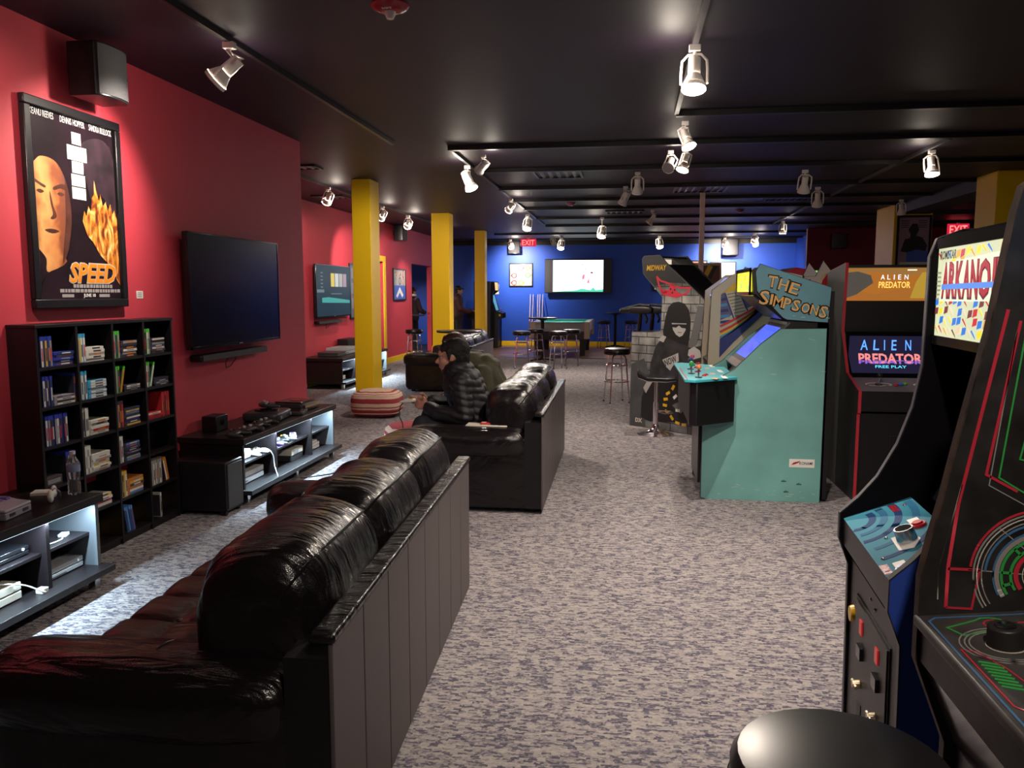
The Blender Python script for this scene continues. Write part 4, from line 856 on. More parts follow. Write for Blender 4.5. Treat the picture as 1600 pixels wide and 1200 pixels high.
def sofa(label, loc, rz, L, D=.98, n=3, strips=8):
    t = thing('leather_sofa', label, 'sofa', loc, rz, 'black leather sofas')
    ph = .72
    B(-.13, -.012, .012, L - .012, .04, ph - .07).build('back_frame', 'black', t)
    for i in range(strips):
        a = L * i / strips; b = L * (i + 1) / strips
        B(-.012, 0, a + .0025, b - .0025, .03, ph - .02).build('back_strip', 'sofa_back', t, .004)
    B(-.06, .008, -.004, L + .004, ph - .026, ph).build('top_rail', 'leather', t, .009)
    B(-D + .06, -.02, .02, L - .02, .035, .3).build('base', 'black', t, .01)
    for y in (.1, L - .16):
        for x in (-D + .1, -.12): B(x, x + .06, y, y + .06, 0, .036).build('foot', 'black', t)
    aw = .27
    for k, (a, b) in enumerate(((0, aw), (L - aw, L))):
        o = MB().rbox(-D + .02, -.02, a + .012, b - .012, .04, .55, n=8, e=12).build('arm', 'leather', t)
        superell_x(-D - .01, -.12, a - .02, b + .02, .37, .605, seed=k * 3).build('arm_roll', 'leather', o)
        ym = (a + b) / 2
        MB().tube([(-.52, ym + (.148) * math.cos(q), .487 + .118 * math.sin(q)) for q in [math.pi * s / 14 for s in range(15)]], .0035, 6).build('seam', 'satin_black', o)
    # tufted seat
    y0, y1, x0, x1 = aw - .02, L - aw + .02, -D - .01, -.3
    nx, ny = 42, 96; bx = 3; by = max(4, int(round((y1 - y0) / .2))); vs = []
    for i in range(nx + 1):
        for j in range(ny + 1):
            u, v = i / nx, j / ny; a = abs(math.sin(math.pi * u * bx)); c = abs(math.sin(math.pi * v * by))
            edge = min(1, min(u, 1 - u) * 9, min(v, 1 - v) * 14); edge = math.sqrt(max(0, 1 - (1 - edge) ** 2))
            z = .33 + .115 * edge + .022 * (a ** .45) * (c ** .45) - .016 * (1 - c) ** 3 + .005 * noise.noise(Vector((u * 9, v * 30, 1)))
            vs.append((x0 + (x1 - x0) * u, y0 + (y1 - y0) * v, z))
    W_ = ny + 1; fs = [(i * W_ + j, i * W_ + j + 1, (i + 1) * W_ + j + 1, (i + 1) * W_ + j) for i in range(nx) for j in range(ny)]
    mb = MB().add(vs, fs); o = len(vs)
    ring = [(i * W_) for i in range(nx + 1)] + [nx * W_ + j for j in range(1, ny + 1)] + [i * W_ + ny for i in range(nx - 1, -1, -1)] + [j for j in range(ny - 1, 0, -1)]
    mb.v += [(vs[i][0], vs[i][1], .28) for i in ring]; m = len(ring)
    mb.f += [(ring[k], ring[(k + 1) % m], o + (k + 1) % m, o + k) for k in range(m)]; mb.f.append(tuple(o + k for k in range(m)))
    s = mb.build('seat', 'seat_leather', t, angle=70)
    for i in range(1, bx):
        for j in range(1, by): MB().sph((x0 + (x1 - x0) * i / bx, y0 + (y1 - y0) * j / by, .447), (.012, .012, .006), 10, 6).build('button', 'seat_leather', s)
    c0, c1 = .1, L - .06; w = (c1 - c0) / n
    for k in range(n):
        a = c0 + k * w + .004; b = a + w - .008
        c = superell(-.45, -.05, a, b, .40, .905 - .01 * (k % 2), ex=2.7, ey=4.2, wr=.011, seed=k * 5.3 + loc[1], sag=.012).build('back_cushion', 'leather', t, angle=80)
        th = math.radians(50); pts = []
        for q in range(25):
            a2 = -math.pi / 2 * .92 + math.pi * .92 * q / 24; cy = math.copysign(abs(math.sin(a2)) ** (2 / 4.2), math.sin(a2)); rr = abs(math.cos(a2)) ** (2 / 4.2)
            pts.append((-.25 + .2 * math.cos(th) ** .74 * rr * 1.01, (a + b) / 2 + (b - a) / 2 * cy, .6525 + .2525 * math.sin(th) ** .74 * rr * 1.01 - .012 * (1 - cy * cy)))
        MB().tube(pts, .004, 6).build('seam', 'satin_black', c)
    return t
def superell_x(x0, x1, y0, y1, z0, z1, seed=0):
    m = superell(y0, y1, x0, x1, z0, z1, ex=2.4, ey=6, nu=40, nv=32, wr=.003, seed=seed)
    m.v = [(v[1], v[0], v[2]) for v in m.v]; return m
S1 = sofa('long black leather sofa in the foreground with its back to the aisle', (-.705, 1.80, 0), 2.4, 2.17)
S2 = sofa('black leather sofa behind the foreground one, two people sitting on it', (-.575, 5.47, 0), .6, 2.25, n=3, strips=8)
S3 = sofa('far black leather sofa by the second yellow pillar', (-2.4, 12.2, 0), 1.0, 2.3, D=1.08)
t = thing('plastic_tray', 'pale flat tray with a red item on the arm of the second sofa', 'tray', (-.98, 5.62, .6), 0)
B(-.16, .14, -.06, .06, 0, .012).build('tray', 'offwhite', t, .004); B(-.06, .06, -.03, .03, .012, .026).build('packet', mat('packet_red', (.5, .04, .04), .4), t, .006)

# ------------------------------------------------------------------ poufs
cr, rd, dk = (.72, .5, .38), (.36, .04, .055), (.2, .02, .03)
stripes_mat('pouf_stripes', [(0, cr), (.05, rd), (.14, dk), (.2, rd), (.32, cr), (.38, rd), (.42, cr), (.55, rd), (.72, cr), (.86, rd), (.88, cr), (.93, rd), (.96, cr)], .0, .34, .014, 10)
def pouf(label, x, y, r, h, rz):
    t = thing('pouf', label, 'pouf', (x, y, 0), rz, 'striped poufs')
    MB().rbox(-r, r, -r * .95, r * .95, 0, h, n=12, e=3.6).build('cushion', 'pouf_stripes', t, angle=80)
    for z in (h * .18, h * .82):
        sc = .985
        pts = []
        for k in range(48):
            b = 2 * math.pi * k / 48; s = (abs(math.sin(math.asin(min(1, abs(2 * z / h - 1) ** 1.8)))));  c = (1 - abs(2 * z / h - 1) ** 3.6) ** (1 / 3.6)
            pts.append((r * c * math.copysign(abs(math.cos(b)) ** (2 / 3.6), math.cos(b)), r * .95 * c * math.copysign(abs(math.sin(b)) ** (2 / 3.6), math.sin(b)), z))
        MB().tube(pts, .006, 6, True).build('piping', mat('pouf_cream', cr, .9), t)
    return t
pouf('striped red and cream pouf in front of the first yellow pillar', -3.13, 9.75, .31, .34, 4)
stripes_mat('pouf_stripes_b', [(0, cr), (.08, rd), (.2, cr), (.3, rd), (.36, cr), (.42, rd), (.62, cr), (.7, rd), (.78, cr), (.9, rd)], .0, .36, .02, 9)
p = pouf('striped pouf half hidden beside the sitting person', -1.95, 7.15, .26, .36, 30)
p.children[0].data.materials[0] = MATS['pouf_stripes_b']

# ------------------------------------------------------------------ bar stools and tall tables
def bar_stool(label, x, y, rz=20):
    t = thing('bar_stool', label, 'stool', (x, y, 0), rz, 'bar stools')
    MB().lathe([(0, .68), (.17, .68), (.182, .69), (.185, .745), (.172, .765), (.12, .772), (0, .774)], n=32).build('seat', 'satin_black', t)
    MB().lathe([(.186, .695), (.188, .697), (.188, .715), (.186, .717)], n=32).build('seat_band', 'black_gloss', t)
    for k in range(4):
        a = math.pi / 4 + k * math.pi / 2; c, s = math.cos(a), math.sin(a)
        pts = [(.05 * c, .05 * s, .675), (.1 * c, .1 * s, .67), (.125 * c, .125 * s, .655), (.14 * c, .14 * s, .62), (.2 * c, .2 * s, .012)]
        MB().tube(pts, .0105, 8).build('leg', 'chrome', t); MB().sph((.2 * c, .2 * s, .01), .014, 8, 6).build('foot', 'black', t)
    for r, z in ((.148, .53), (.172, .3)): MB().tube([(r * math.cos(2 * math.pi * k / 28), r * math.sin(2 * math.pi * k / 28), z) for k in range(28)], .009, 8, True).build('foot_ring', 'chrome', t)
    return t
st = bar_stool('chrome bar stool with black seat standing alone left of the brick-print cabinet', -.155, 11.45)
def stool(x, y, label, rz=15): return clone(st, (x, y, 0), rz, label)
stool(.37, 1.345, 'black round stool seat at the bottom edge of the picture', 0)
stool(-2.16, 16.35, 'bar stool front left at the tall table by the pool table', 10)
stool(-1.98, 17.3, 'bar stool behind left at the tall table by the pool table', 40)
stool(-1.42, 16.4, 'bar stool front right at the tall table by the pool table', 25)
stool(-1.2, 17.2, 'bar stool behind right at the tall table by the pool table', 5)
stool(-.68, 22.7, 'bar stool left of the tall table against the blue wall', 20)
stool(.08, 22.75, 'bar stool right of the tall table against the blue wall', 30)
stool(-2.12, 10.75, 'bar stool mostly hidden behind the head of the sitting person', 12)
stool(-4.52, 16.7, 'bar stool by the red wall left of the second yellow pillar', 35)
def tall_table(label, x, y, r=.33, h=.99):
    t = thing('tall_table', label, 'table', (x, y, 0), 20, 'round tall tables')
    MB().lathe([(0, h - .03), (r - .01, h - .03), (r, h - .022), (r, h - .006), (r - .008, h), (0, h)], n=40).build('table_top', mat('table_dark', (.03, .022, .028), .3), t)
    MB().cyl((0, 0, .05), (0, 0, h - .03), .038, n=18).build('column', 'black', t)
    MB().lathe([(.04, h - .07), (.13, h - .032), (0.0, h - .031)], n=20).build('collar', 'black', t)
    for k in range(4):
        a = k * math.pi / 2; c, s = math.cos(a), math.sin(a)
        MB().tube([(0, 0, .06), (.15 * c, .15 * s, .045), (.28 * c, .28 * s, .02)], [.03, .022, .015], 8).build('foot', 'black', t)
    return t
tt = tall_table('round tall table in front of the pool table', -1.92, 18.1)
clone(tt, (-2.5, 11.75, 0), 10, 'round tall table between the sitting people and the second pillar')
clone(tt, (-.37, 22.85, 0), 10, 'dark tall table against the blue wall right of the pool table')
clone(tt, (-5.42, 19.8, 0), 10, 'tall table in the opening to the blue room')
# ------------------------------------------------------------------ pool table and cues
t = thing('pool_table', 'pool table with teal cloth and pale corners before the blue wall', 'pool table', (-1.66, 20.85, 0), 0)
hw, hl = .72, 1.22
mat('cloth', (.02, .42, .38), .9); mat('rail_wood', (.05, .035, .035), .3); mat('corner_metal', (.5, .42, .34), .35, .3)
B(-hw + .1, hw - .1, -hl + .1, hl - .1, .74, .785).build('bed_cloth', 'cloth', t)
MB().prism([(-hl, .60), (-hl, .8), (-hl + .02, .83), (-hl + .13, .83), (-hl + .13, .72)], 'x', -hw + .12, hw - .12).build('rail', mat('rail_grey', (.3, .29, .3), .35), t, .006)
MB().prism([(hl, .60), (hl, .8), (hl - .02, .83), (hl - .13, .83), (hl - .13, .72)], 'x', -hw + .12, hw - .12).build('rail', 'rail_grey', t, .006)
for s in (-1, 1): MB().prism([(s * hw, .60), (s * hw, .8), (s * (hw - .02), .83), (s * (hw - .13), .83), (s * (hw - .13), .72)], 'y', -hl + .12, hl - .12).build('rail', 'rail_grey', t, .006)
for a in ((-hw + .13, hw - .13, -hl + .13, -hl + .17), (-hw + .13, hw - .13, hl - .17, hl - .13), (-hw + .13, -hw + .17, -hl + .13, hl - .13), (hw - .17, hw - .13, -hl + .13, hl - .13)): B(*a, .785, .822).build('cushion', 'cloth', t, .004)
for sx in (-1, 1):
    for sy in (-1, 1):
        B(min(sx * (hw + .01), sx * (hw - .13)), max(sx * (hw + .01), sx * (hw - .13)), min(sy * (hl + .01), sy * (hl - .13)), max(sy * (hl + .01), sy * (hl - .13)), .42, .838).build('corner_cap', 'corner_metal', t, .015)
        MB().cyl((sx * (hw - .11), sy * (hl - .11), .832), (sx * (hw - .11), sy * (hl - .11), .8395), .052, n=18).build('pocket', 'black', t)
        MB().prism([(sx * (hw - .16) - .08, .42), (sx * (hw - .16) + .08, .42), (sx * (hw - .18) + .06, 0), (sx * (hw - .18) - .06, 0)], 'y', sy * (hl - .2) - .07, sy * (hl - .2) + .07).build('leg', 'black', t, .008)
B(-hw + .06, hw - .06, -hl + .06, hl - .06, .4, .72).build('body', 'rail_wood', t, .01)
for i, x in enumerate((-2.84, -2.76, -2.62, -2.56, -2.48)):
    t = thing('pool_cue', 'pool cue %s from the left leaning on the blue wall' % ordw[i], 'cue', (x, 23.0, 0), 0, 'pool cues')
    q = (0, .42, 1.5); MB().cyl((0, 0, .02), (0, .2, .72), .016, .013, 10).build('butt', mat('cue_butt', (.15, .07, .08), .3), t)
    MB().cyl((0, .2, .72), (0, .415, 1.48), .013, .0075, 10).build('shaft', mat('cue_wood', (.62, .5, .5), .35), t); MB().cyl((0, .415, 1.48), q, .0075, .007, 10).build('tip', mat('cue_tip', (.4, .5, .7), .6), t); MB().sph((0, 0, .018), .017, 8, 6).build('bumper', 'black', t)

# ------------------------------------------------------------------ people
def rot_to(d):  # matrix whose -x axis looks along d (horizontal facing plus tilt)
    d = Vector(d).normalized(); x = -d; y = Vector((0, 0, 1)).cross(x).normalized(); z = x.cross(y)
    return Matrix(((x.x, y.x, z.x), (x.y, y.y, z.y), (x.z, y.z, z.z)))
def head_shapes(mb, c, look, s=1.0):
    R = rot_to(look); c = Vector(c); P = lambda x, y, z: c + R @ Vector((x * s, y * s, z * s))
    S = lambda p, r: mb.sph(P(*p), tuple(q * s for q in r), 18, 12, R)
    S((.012, 0, .03), (.098, .078, .092)); S((-.03, 0, -.035), (.068, .06, .078)); S((-.055, 0, -.088), (.035, .034, .03))       # skull, face, chin
    S((-.078, 0, .025), (.025, .055, .018))                                                                                  # brow
    mb.caps(P(-.088, 0, .005), P(-.116, 0, -.028), .009 * s, .0145 * s, 10); S((-.098, 0, -.033), (.018, .019, .011))           # nose
    S((-.093, 0, -.056), (.011, .024, .007)); S((-.09, 0, -.067), (.011, .021, .007))                                         # lips
    for q in (-1, 1): S((.008, q * .078, -.005), (.02, .011, .033)); S((-.06, q * .042, -.025), (.03, .024, .028))
    return P
def hand(mb, wrist, fwd, palm, side, s=1.0, curl=.9):
    """five separate bent fingers; fwd = direction of the fingers, palm = palm normal, side = thumb side"""
    w = Vector(wrist); f = Vector(fwd).normalized(); p = Vector(palm).normalized(); t = Vector(side).normalized()
    for k in range(4):
        o = (.027 - .018 * k) * s; b = w + t * o
        mb.caps(w + t * o * .6, b + f * .088 * s, .013 * s, .0115 * s, 8)
        ln = (.042, .047, .044, .034)[k] * s; a1 = .45 * curl; a2 = 1.15 * curl; a3 = 1.9 * curl
        q = b + f * .088 * s; r = .0092 * s
        for a, l in ((a1, ln), (a2, ln * .62), (a3, ln * .5)):
            e = q + (f * math.cos(a) + p * math.sin(a)) * l; mb.caps(q, e, r, r * .92, 8); q = e; r *= .93
    q = w + t * .028 * s + f * .02 * s; e = q + (t * .55 + f * .6 + p * .45).normalized() * .045 * s; mb.caps(q, e, .0135 * s, .011 * s, 8)
    e2 = e + (f * .85 + p * .6 - t * .1).normalized() * .032 * s; mb.caps(e, e2, .0105 * s, .009 * s, 8)
def person(label, body, arms, legs, headc, look, top, bottom, hair, skin='skin', voxel=.008, jacket_r=1.12, hands=(), shoe='black', extra=None, tdisp=None, hs=1.0):
    """body: torso chain [(point, radius)...] hip to neck; arms / legs: chains; one continuous skin mesh, clothes and hair as children"""
    t = thing('person', label, 'person', (0, 0, 0))
    mb = MB(); P = head_shapes(mb, headc, look, hs)
    neck = body[-1][0]; mb.chain([neck, P(.02, 0, -.05)], [.056, .056])
    def torso(m, k=1.0, ex=0):
        for (a, ra), (b, rb) in zip(body[:-1], body[1:]):
            for q in (-1, 1):
                sd = side * q * .45
                m.caps(Vector(a) + sd * ra, Vector(b) + sd * rb, ra * .78 * k + ex, rb * .78 * k + ex, 14)
    lk = Vector((look[0], look[1], 0)).normalized(); side = Vector((-lk.y, lk.x, 0))
    torso(mb)
    for ch in arms: mb.chain([p for p, r in ch], [r for p, r in ch])
    for ch in legs: mb.chain([p for p, r in ch], [r for p, r in ch])
    for h in hands: hand(mb, *h)
    b = remeshed('body', mb, skin, t, voxel, 3)
    jm = MB(); torso(jm, jacket_r, .012)
    for ch in arms: jm.chain([p for p, r in ch[:-1]] + [Vector(ch[-2][0]).lerp(Vector(ch[-1][0]), .88)], [r * jacket_r + .012 for p, r in ch[:-1]] + [ch[-1][1] + .016])
    if extra: extra(jm)
    remeshed('jacket', jm, top, t, voxel * 1.2, 2, tdisp)
    pm = MB()
    for ch in legs: pm.chain([p for p, r in ch], [r * 1.1 + .006 for p, r in ch])
    pm.caps(Vector(body[0][0]) + side * .07, Vector(body[0][0]) - side * .07, body[0][1] * 1.0, None, 14)
    remeshed('trousers', pm, bottom, t, voxel * 1.4, 2)
    for ch in legs:
        a = Vector(ch[-1][0]); sm = MB().rbox(-.19, .07, -.048, .048, 0, .085, n=6, e=3); ang = math.atan2(lk.y, lk.x)
        sm.xf(Matrix.Translation((a.x, a.y, 0)) @ Matrix.Rotation(ang + math.pi, 4, 'Z')).build('shoe', shoe, t, angle=80)
    R = rot_to(look)
    for q in (-1, 1):
        MB().sph(P(-.076, q * .034, .0), .0115 * hs, 10, 8).build('eye', mat('eye_white', (.3, .26, .24), .3), t); MB().sph(P(-.0855, q * .034, .0), .005 * hs, 8, 6).build('iris', 'black_gloss', t)
    if hair: hair(t, P, R, hs)
    return t
def short_hair(col):
    def f(t, P, R, s):
        m = MB()
        m.sph(P(.028, 0, .05), (.1 * s, .088 * s, .088 * s), 20, 14, R); m.sph(P(.06, 0, .0), (.065 * s, .078 * s, .085 * s), 18, 12, R)
        for k in range(26):
            a = random.uniform(-1, 1); b = random.uniform(-.5, 1); m.caps(P(-.055 + .02 * abs(a), .06 * a, .105 - .03 * a * a), P(-.085 + .03 * abs(a), .066 * a, .055 + .03 * b), .012 * s, .006 * s, 6)
        for q in (-1, 1): m.caps(P(-.01, q * .078, .05), P(-.012, q * .08, -.005), .02 * s, .011 * s, 8)
        remeshed('hair', m, col, t, .006, 1, lambda c: .003 * noise.noise(c * 60))
    return f
mat('puffer', (.007, .0065, .009), .55); mat('denim', (.012, .013, .02), .8); mat('olive', (.075, .07, .04), .85, bump=.3, bscale=120); mat('hair_black', (.006, .005, .005), .7, bump=.5, bscale=130)
mat('hair_brown', (.05, .022, .016), .5); mat('maroon', (.03, .012, .018), .8)
V = Vector
y = 6.12
def puff(c): return .007 * abs(math.sin(c.z * 60 + 14 * c.x + .6 * noise.noise(c * 9))) + .004 * noise.noise(c * 14)
person('person in black puffer jacket sitting and holding a game controller',
       [(V((-1.13, y, .52)), .15), (V((-1.2, y, .68)), .15), (V((-1.27, y, .84)), .155), (V((-1.3, y, .92)), .12), (V((-1.32, y, .96)), .06)],
       [[(V((-1.25, y - .19, .87)), .062), (V((-1.2, y - .26, .62)), .05), (V((-1.42, y - .2, .64)), .042), (V((-1.53, y - .1, .67)), .029)],
        [(V((-1.25, y + .19, .87)), .062), (V((-1.24, y + .26, .62)), .05), (V((-1.45, y + .2, .66)), .042), (V((-1.56, y + .06, .70)), .029)]],
       [[(V((-1.15, y - .1, .52)), .085), (V((-1.56, y - .16, .54)), .062), (V((-1.66, y - .17, .3)), .055), (V((-1.6, y - .17, .07)), .038)],
        [(V((-1.15, y + .1, .52)), .085), (V((-1.58, y + .18, .56)), .062), (V((-1.68, y + .2, .3)), .055), (V((-1.64, y + .2, .07)), .038)]],
       (-1.35, y, 1.05), (-1, -.04, -.06), 'puffer', 'denim', short_hair('hair_black'), voxel=.0065, hs=1.1,
       hands=[((-1.54, y - .1, .672), (-.8, .45, .1), (.2, .6, .2), (0.1, .25, 1), 1.0, .8), ((-1.57, y + .06, .702), (-.8, -.45, .05), (.2, -.6, .2), (.1, -.25, 1), 1.0, .8)], tdisp=puff,
       extra=lambda m: m.tube([(-1.33 + .075 * math.cos(2 * math.pi * k / 16), y + .085 * math.sin(2 * math.pi * k / 16), .965 + .02 * math.cos(2 * math.pi * k / 16)) for k in range(16)], .024, 8, True))
pad(-1.68, y - .02, .69, 180, 'offwhite', 'white controller held by the person in the puffer jacket', .95)
cable([(-1.73, y - .02, .7), (-1.77, y - .02, .66), (-1.78, y - .02, .58), (-1.76, y, .5), (-1.8, y + .05, .35), (-2.0, y + .1, .02)], 'black cord hanging from the held white controller', 'cord', .004)
y = 6.78
person('person in olive hoodie sitting behind the one in the puffer jacket',
       [(V((-1.12, y, .52)), .15), (V((-1.14, y, .68)), .155), (V((-1.22, y, .84)), .16), (V((-1.3, y, .93)), .12), (V((-1.36, y, .98)), .06)],
       [[(V((-1.2, y - .2, .87)), .065), (V((-1.16, y - .3, .62)), .055), (V((-1.4, y - .24, .6)), .043), (V((-1.52, y - .1, .62)), .03)],
        [(V((-1.2, y + .2, .87)), .065), (V((-1.16, y + .3, .62)), .055), (V((-1.4, y + .24, .6)), .043), (V((-1.52, y + .1, .62)), .03)]],
       [[(V((-1.12, y - .1, .52)), .085), (V((-1.54, y - .14, .54)), .062), (V((-1.62, y - .15, .3)), .055), (V((-1.6, y - .15, .07)), .038)],
        [(V((-1.12, y + .1, .52)), .085), (V((-1.54, y + .14, .54)), .062), (V((-1.62, y + .15, .3)), .055), (V((-1.6, y + .15, .07)), .038)]],
       (-1.5, y, 1.075), (-1, .0, -.1), 'olive', 'denim', short_hair('hair_brown'), voxel=.009,
       hands=[((-1.53, y - .1, .622), (-.8, .4, 0), (.2, .6, 0), (0, .2, 1), 1.0, .8), ((-1.53, y + .1, .622), (-.8, -.4, 0), (.2, -.6, 0), (0, -.2, 1), 1.0, .8)],
       extra=lambda m: (m.caps(V((-1.2, y - .07, .97)), V((-1.2, y + .07, .97)), .06), m.caps(V((-1.15, y - .05, .93)), V((-1.15, y + .05, .93)), .06)), tdisp=lambda c: .006 * noise.noise(c * 11))
def standing(label, x, y, look, top, bottom, hair, h=1.0, arms_up=False, extra=None):
    lk = V((look[0], look[1], 0)).normalized(); sd = V((-lk.y, lk.x, 0)); o = V((x, y, 0)); U = lambda f, s, z: o + lk * f + sd * s + V((0, 0, z * h))
    ar = []
    for q in (-1, 1): ar.append([(U(0, q * .2, 1.38), .06), (U(.05, q * .27, 1.12), .05), (U(.27, q * .2, 1.05), .042), (U(.38, q * .12, 1.06), .03)])
    lg = [[(U(0, q * .1, .9), .09), (U(.02, q * .12, .5), .065), (U(-.02, q * .13, .08), .045)] for q in (-1, 1)]
    return person(label, [(U(0, 0, .92), .15), (U(0, 0, 1.12), .15), (U(0, 0, 1.34), .16), (U(0, 0, 1.42), .11), (U(0, 0, 1.48), .06)], ar, lg, U(.04, 0, 1.6), (lk.x, lk.y, -.05), top, bottom, hair, voxel=.014,
                  hands=[(U(.385, q * .12, 1.06), lk, (0, 0, -1), sd * -q, 1.0, .7) for q in (-1, 1)], extra=extra)
def cap_hair(t, P, R, s):
    m = MB().sph(P(.01, 0, .05), (.106, .092, .085), 20, 12, R).caps(P(-.08, 0, .06), P(-.14, 0, .05), .03, .02); remeshed('cap', m, 'black', t, .012, 2)
    remeshed('hair', MB().sph(P(.05, 0, -.01), (.06, .075, .08), 14, 10, R), 'hair_black', t, .012, 2)
p = standing('standing person in dark hoodie and black cap by the opening to the blue room', -5.6, 20.45, (.5, .85), 'maroon', 'denim', cap_hair, .98)
MB().tube([(-5.6 + .11 * math.cos(k * math.pi / 9), 20.45 + .11 * math.sin(k * math.pi / 9), 1.475) for k in range(18)], .032, 8, True).build('collar', 'white', p)
mat('skin_dim', (.3, .13, .1), .5)
p = standing('standing person in dark red jersey at an arcade machine by the third pillar', -4.55, 21.2, (.9, .4), mat('jersey', (.05, .012, .02), .7), mat('shorts', (.012, .01, .012), .8), cap_hair, 1.0)
text('9', mat('jersey_number', (.35, .15, .15), .6), p, basis((-4.42, 21.0, 1.22), (.9, .43, 0), (0, 0, 1)), .1, .18)
# ------------------------------------------------------------------ arcade machines
def offset_ring(poly, d):
    n = len(poly); A = sum(poly[i][0] * poly[(i + 1) % n][1] - poly[(i + 1) % n][0] * poly[i][1] for i in range(n)); sg = 1 if A > 0 else -1; out = []
    for i in range(n):
        a, b, c = V((*poly[i - 1], 0)), V((*poly[i], 0)), V((*poly[(i + 1) % n], 0)); d1 = (b - a).normalized(); d2 = (c - b).normalized()
        n1 = V((d1.y, -d1.x, 0)) * sg; n2 = V((d2.y, -d2.x, 0)) * sg; m = (n1 + n2); m = m.normalized() if m.length > 1e-4 else n1
        out.append((b.x + m.x * d / max(.4, m.dot(n1)), b.y + m.y * d / max(.4, m.dot(n1))))
    return out
def edge_strip(poly, y0, y1, m, parent, th=.003, name='edge_trim'):
    o = offset_ring(poly, th); n = len(poly); mb = MB()
    for i in range(n):
        j = (i + 1) % n; mb.add([(poly[i][0], y0, poly[i][1]), (poly[j][0], y0, poly[j][1]), (o[j][0], y0, o[j][1]), (o[i][0], y0, o[i][1]), (poly[i][0], y1, poly[i][1]), (poly[j][0], y1, poly[j][1]), (o[j][0], y1, o[j][1]), (o[i][0], y1, o[i][1])],
                                [(0, 1, 2, 3), (4, 7, 6, 5), (3, 2, 6, 7), (0, 4, 5, 1)])
    return mb.build(name, m, parent)
def slab(parent, name, m, p, q, y0, y1, th=.02, bevel=0):
    """a board spanning the cabinet: from profile point p to q, thickness behind it"""
    a, b = V((p[0], 0, p[1])), V((q[0], 0, q[1])); d = (b - a).normalized(); n = V((d.z, 0, -d.x)) * th
    pts = [(a.x, a.z), (b.x, b.z), (b.x + n.x, b.z + n.z), (a.x + n.x, a.z + n.z)]
    return MB().prism(pts, 'y', y0, y1).build(name, m, parent, bevel)
def face(p, q, y0, y1):
    """matrix of the front surface of such a board seen from the player: x to the right (towards -y), y up along p->q, origin bottom centre"""
    d = V((q[0] - p[0], 0, q[1] - p[1])).normalized(); return basis((p[0], (y0 + y1) / 2, p[1]), (0, -1, 0), d)
def cabinet(label, loc, rz, w, prof, side_m, trim_m, boards, name='arcade_machine', inner=None, side_th=.02):
    t = thing(name, label, 'arcade machine', (*loc, 0), rz, 'arcade machines')
    for a in (0, w - side_th):
        s = MB().prism(prof, 'y', a, a + side_th).build('side_panel', side_m, t)
        edge_strip(prof, a - .001, a + side_th + .001, trim_m, s)
    out = {}
    for (nm, m, p, q, th) in boards: out[nm] = slab(t, nm, m, p, q, side_th, w - side_th, th)
    return t, out
def joystick(t, x, y, z, ball, tilt=(0, 0), h=.065, n=V((0, 0, 1))):
    b = V((x, y, z)); MB().cyl(b, b + n * .006, .026, n=16).build('stick_washer', 'black', t)
    s = MB().cyl(b, b + n * h, .006, n=8).build('stick', 'steel', t); MB().sph(b + n * (h + .012), .019, 14, 10).build('stick_ball', ball, s)
def button(t, x, y, z, m, r=.014, n=V((0, 0, 1))):
    b = V((x, y, z)); o = MB().cyl(b, b + n * .007, r * 1.25, r * 1.15, 16).build('button', m, t); MB().cyl(b + n * .006, b + n * .012, r * .8, r * .75, 14).build('plunger', m, o)
mat('btn_red', (.5, .02, .03), .3); mat('btn_blue', (.03, .12, .6), .3); mat('btn_green', (.05, .4, .06), .3); mat('btn_orange', (.7, .18, .05), .3); mat('btn_pink', (.7, .1, .2), .3); mat('btn_yellow', (.75, .45, .02), .3); mat('btn_navy', (.04, .05, .2), .3)
SIDE = basis((0, -.0005, 0), (1, 0, 0), (0, 0, 1))       # print on the side panel that faces local -y

# ---- four-player machine with the teal side (its cartoon figures are left out)
mat('teal_panel', (.16, .38, .36), .5, var=.16, vscale=3, bump=.05, bscale=30); mat('teal_head', (.12, .29, .36), .5, var=.12, vscale=4); mat('scuff', (.38, .5, .48), .6); mat('tan_letters', (.7, .42, .14), .5)
prof_low = [(.02, .012), (.02, .64), (.1, .9), (.24, .985), (.42, 1.17), (.56, 1.285), (.88, 1.29), (.88, 0), (.44, .0), (.06, .0)]
prof_head = [(.385, 1.56), (.37, 1.70), (.40, 1.755), (.90, 1.585), (.885, 1.335), (.60, 1.355), (.57, 1.37)]
t = thing('arcade_machine', 'teal four-player arcade machine with orange lettering on its worn side', 'arcade machine', (.54, 6.1, 0), 0, 'arcade machines')
w = .80
for a in (0, w - .02):
    s = MB().prism(prof_low, 'y', a, a + .02).build('side_panel', 'teal_panel', t); edge_strip(prof_low, a - .001, a + .021, 'black', s)
    s = MB().prism(prof_head, 'y', a, a + .02).build('head_panel', 'teal_head', t); edge_strip(prof_head, a - .001, a + .021, 'black', s)
MB().prism([(.06, .02), (.06, .62), (.3, .93), (.58, 1.27), (.62, 1.36), (.84, 1.34), (.86, 1.56), (.9, 1.3), (.9, .02)], 'y', .02, w - .02).build('inner_body', 'black', t)
B(.82, .93, .02, w - .02, .02, 1.56).build('back_panel', 'black', t)
MB().prism([(.36, 1.535), (.345, 1.715), (.365, 1.73), (.4, 1.735), (.9, 1.57), (.6, 1.37), (.57, 1.39)], 'y', .02, w - .02).build('head_box', 'black', t)
q = B(.338, .35, .05, w - .05, 1.555, 1.7).build('marquee', mat('marquee_yellow', (.2, .2, .05), .3, emit=(.85, .8, .03), es=1.6), t)
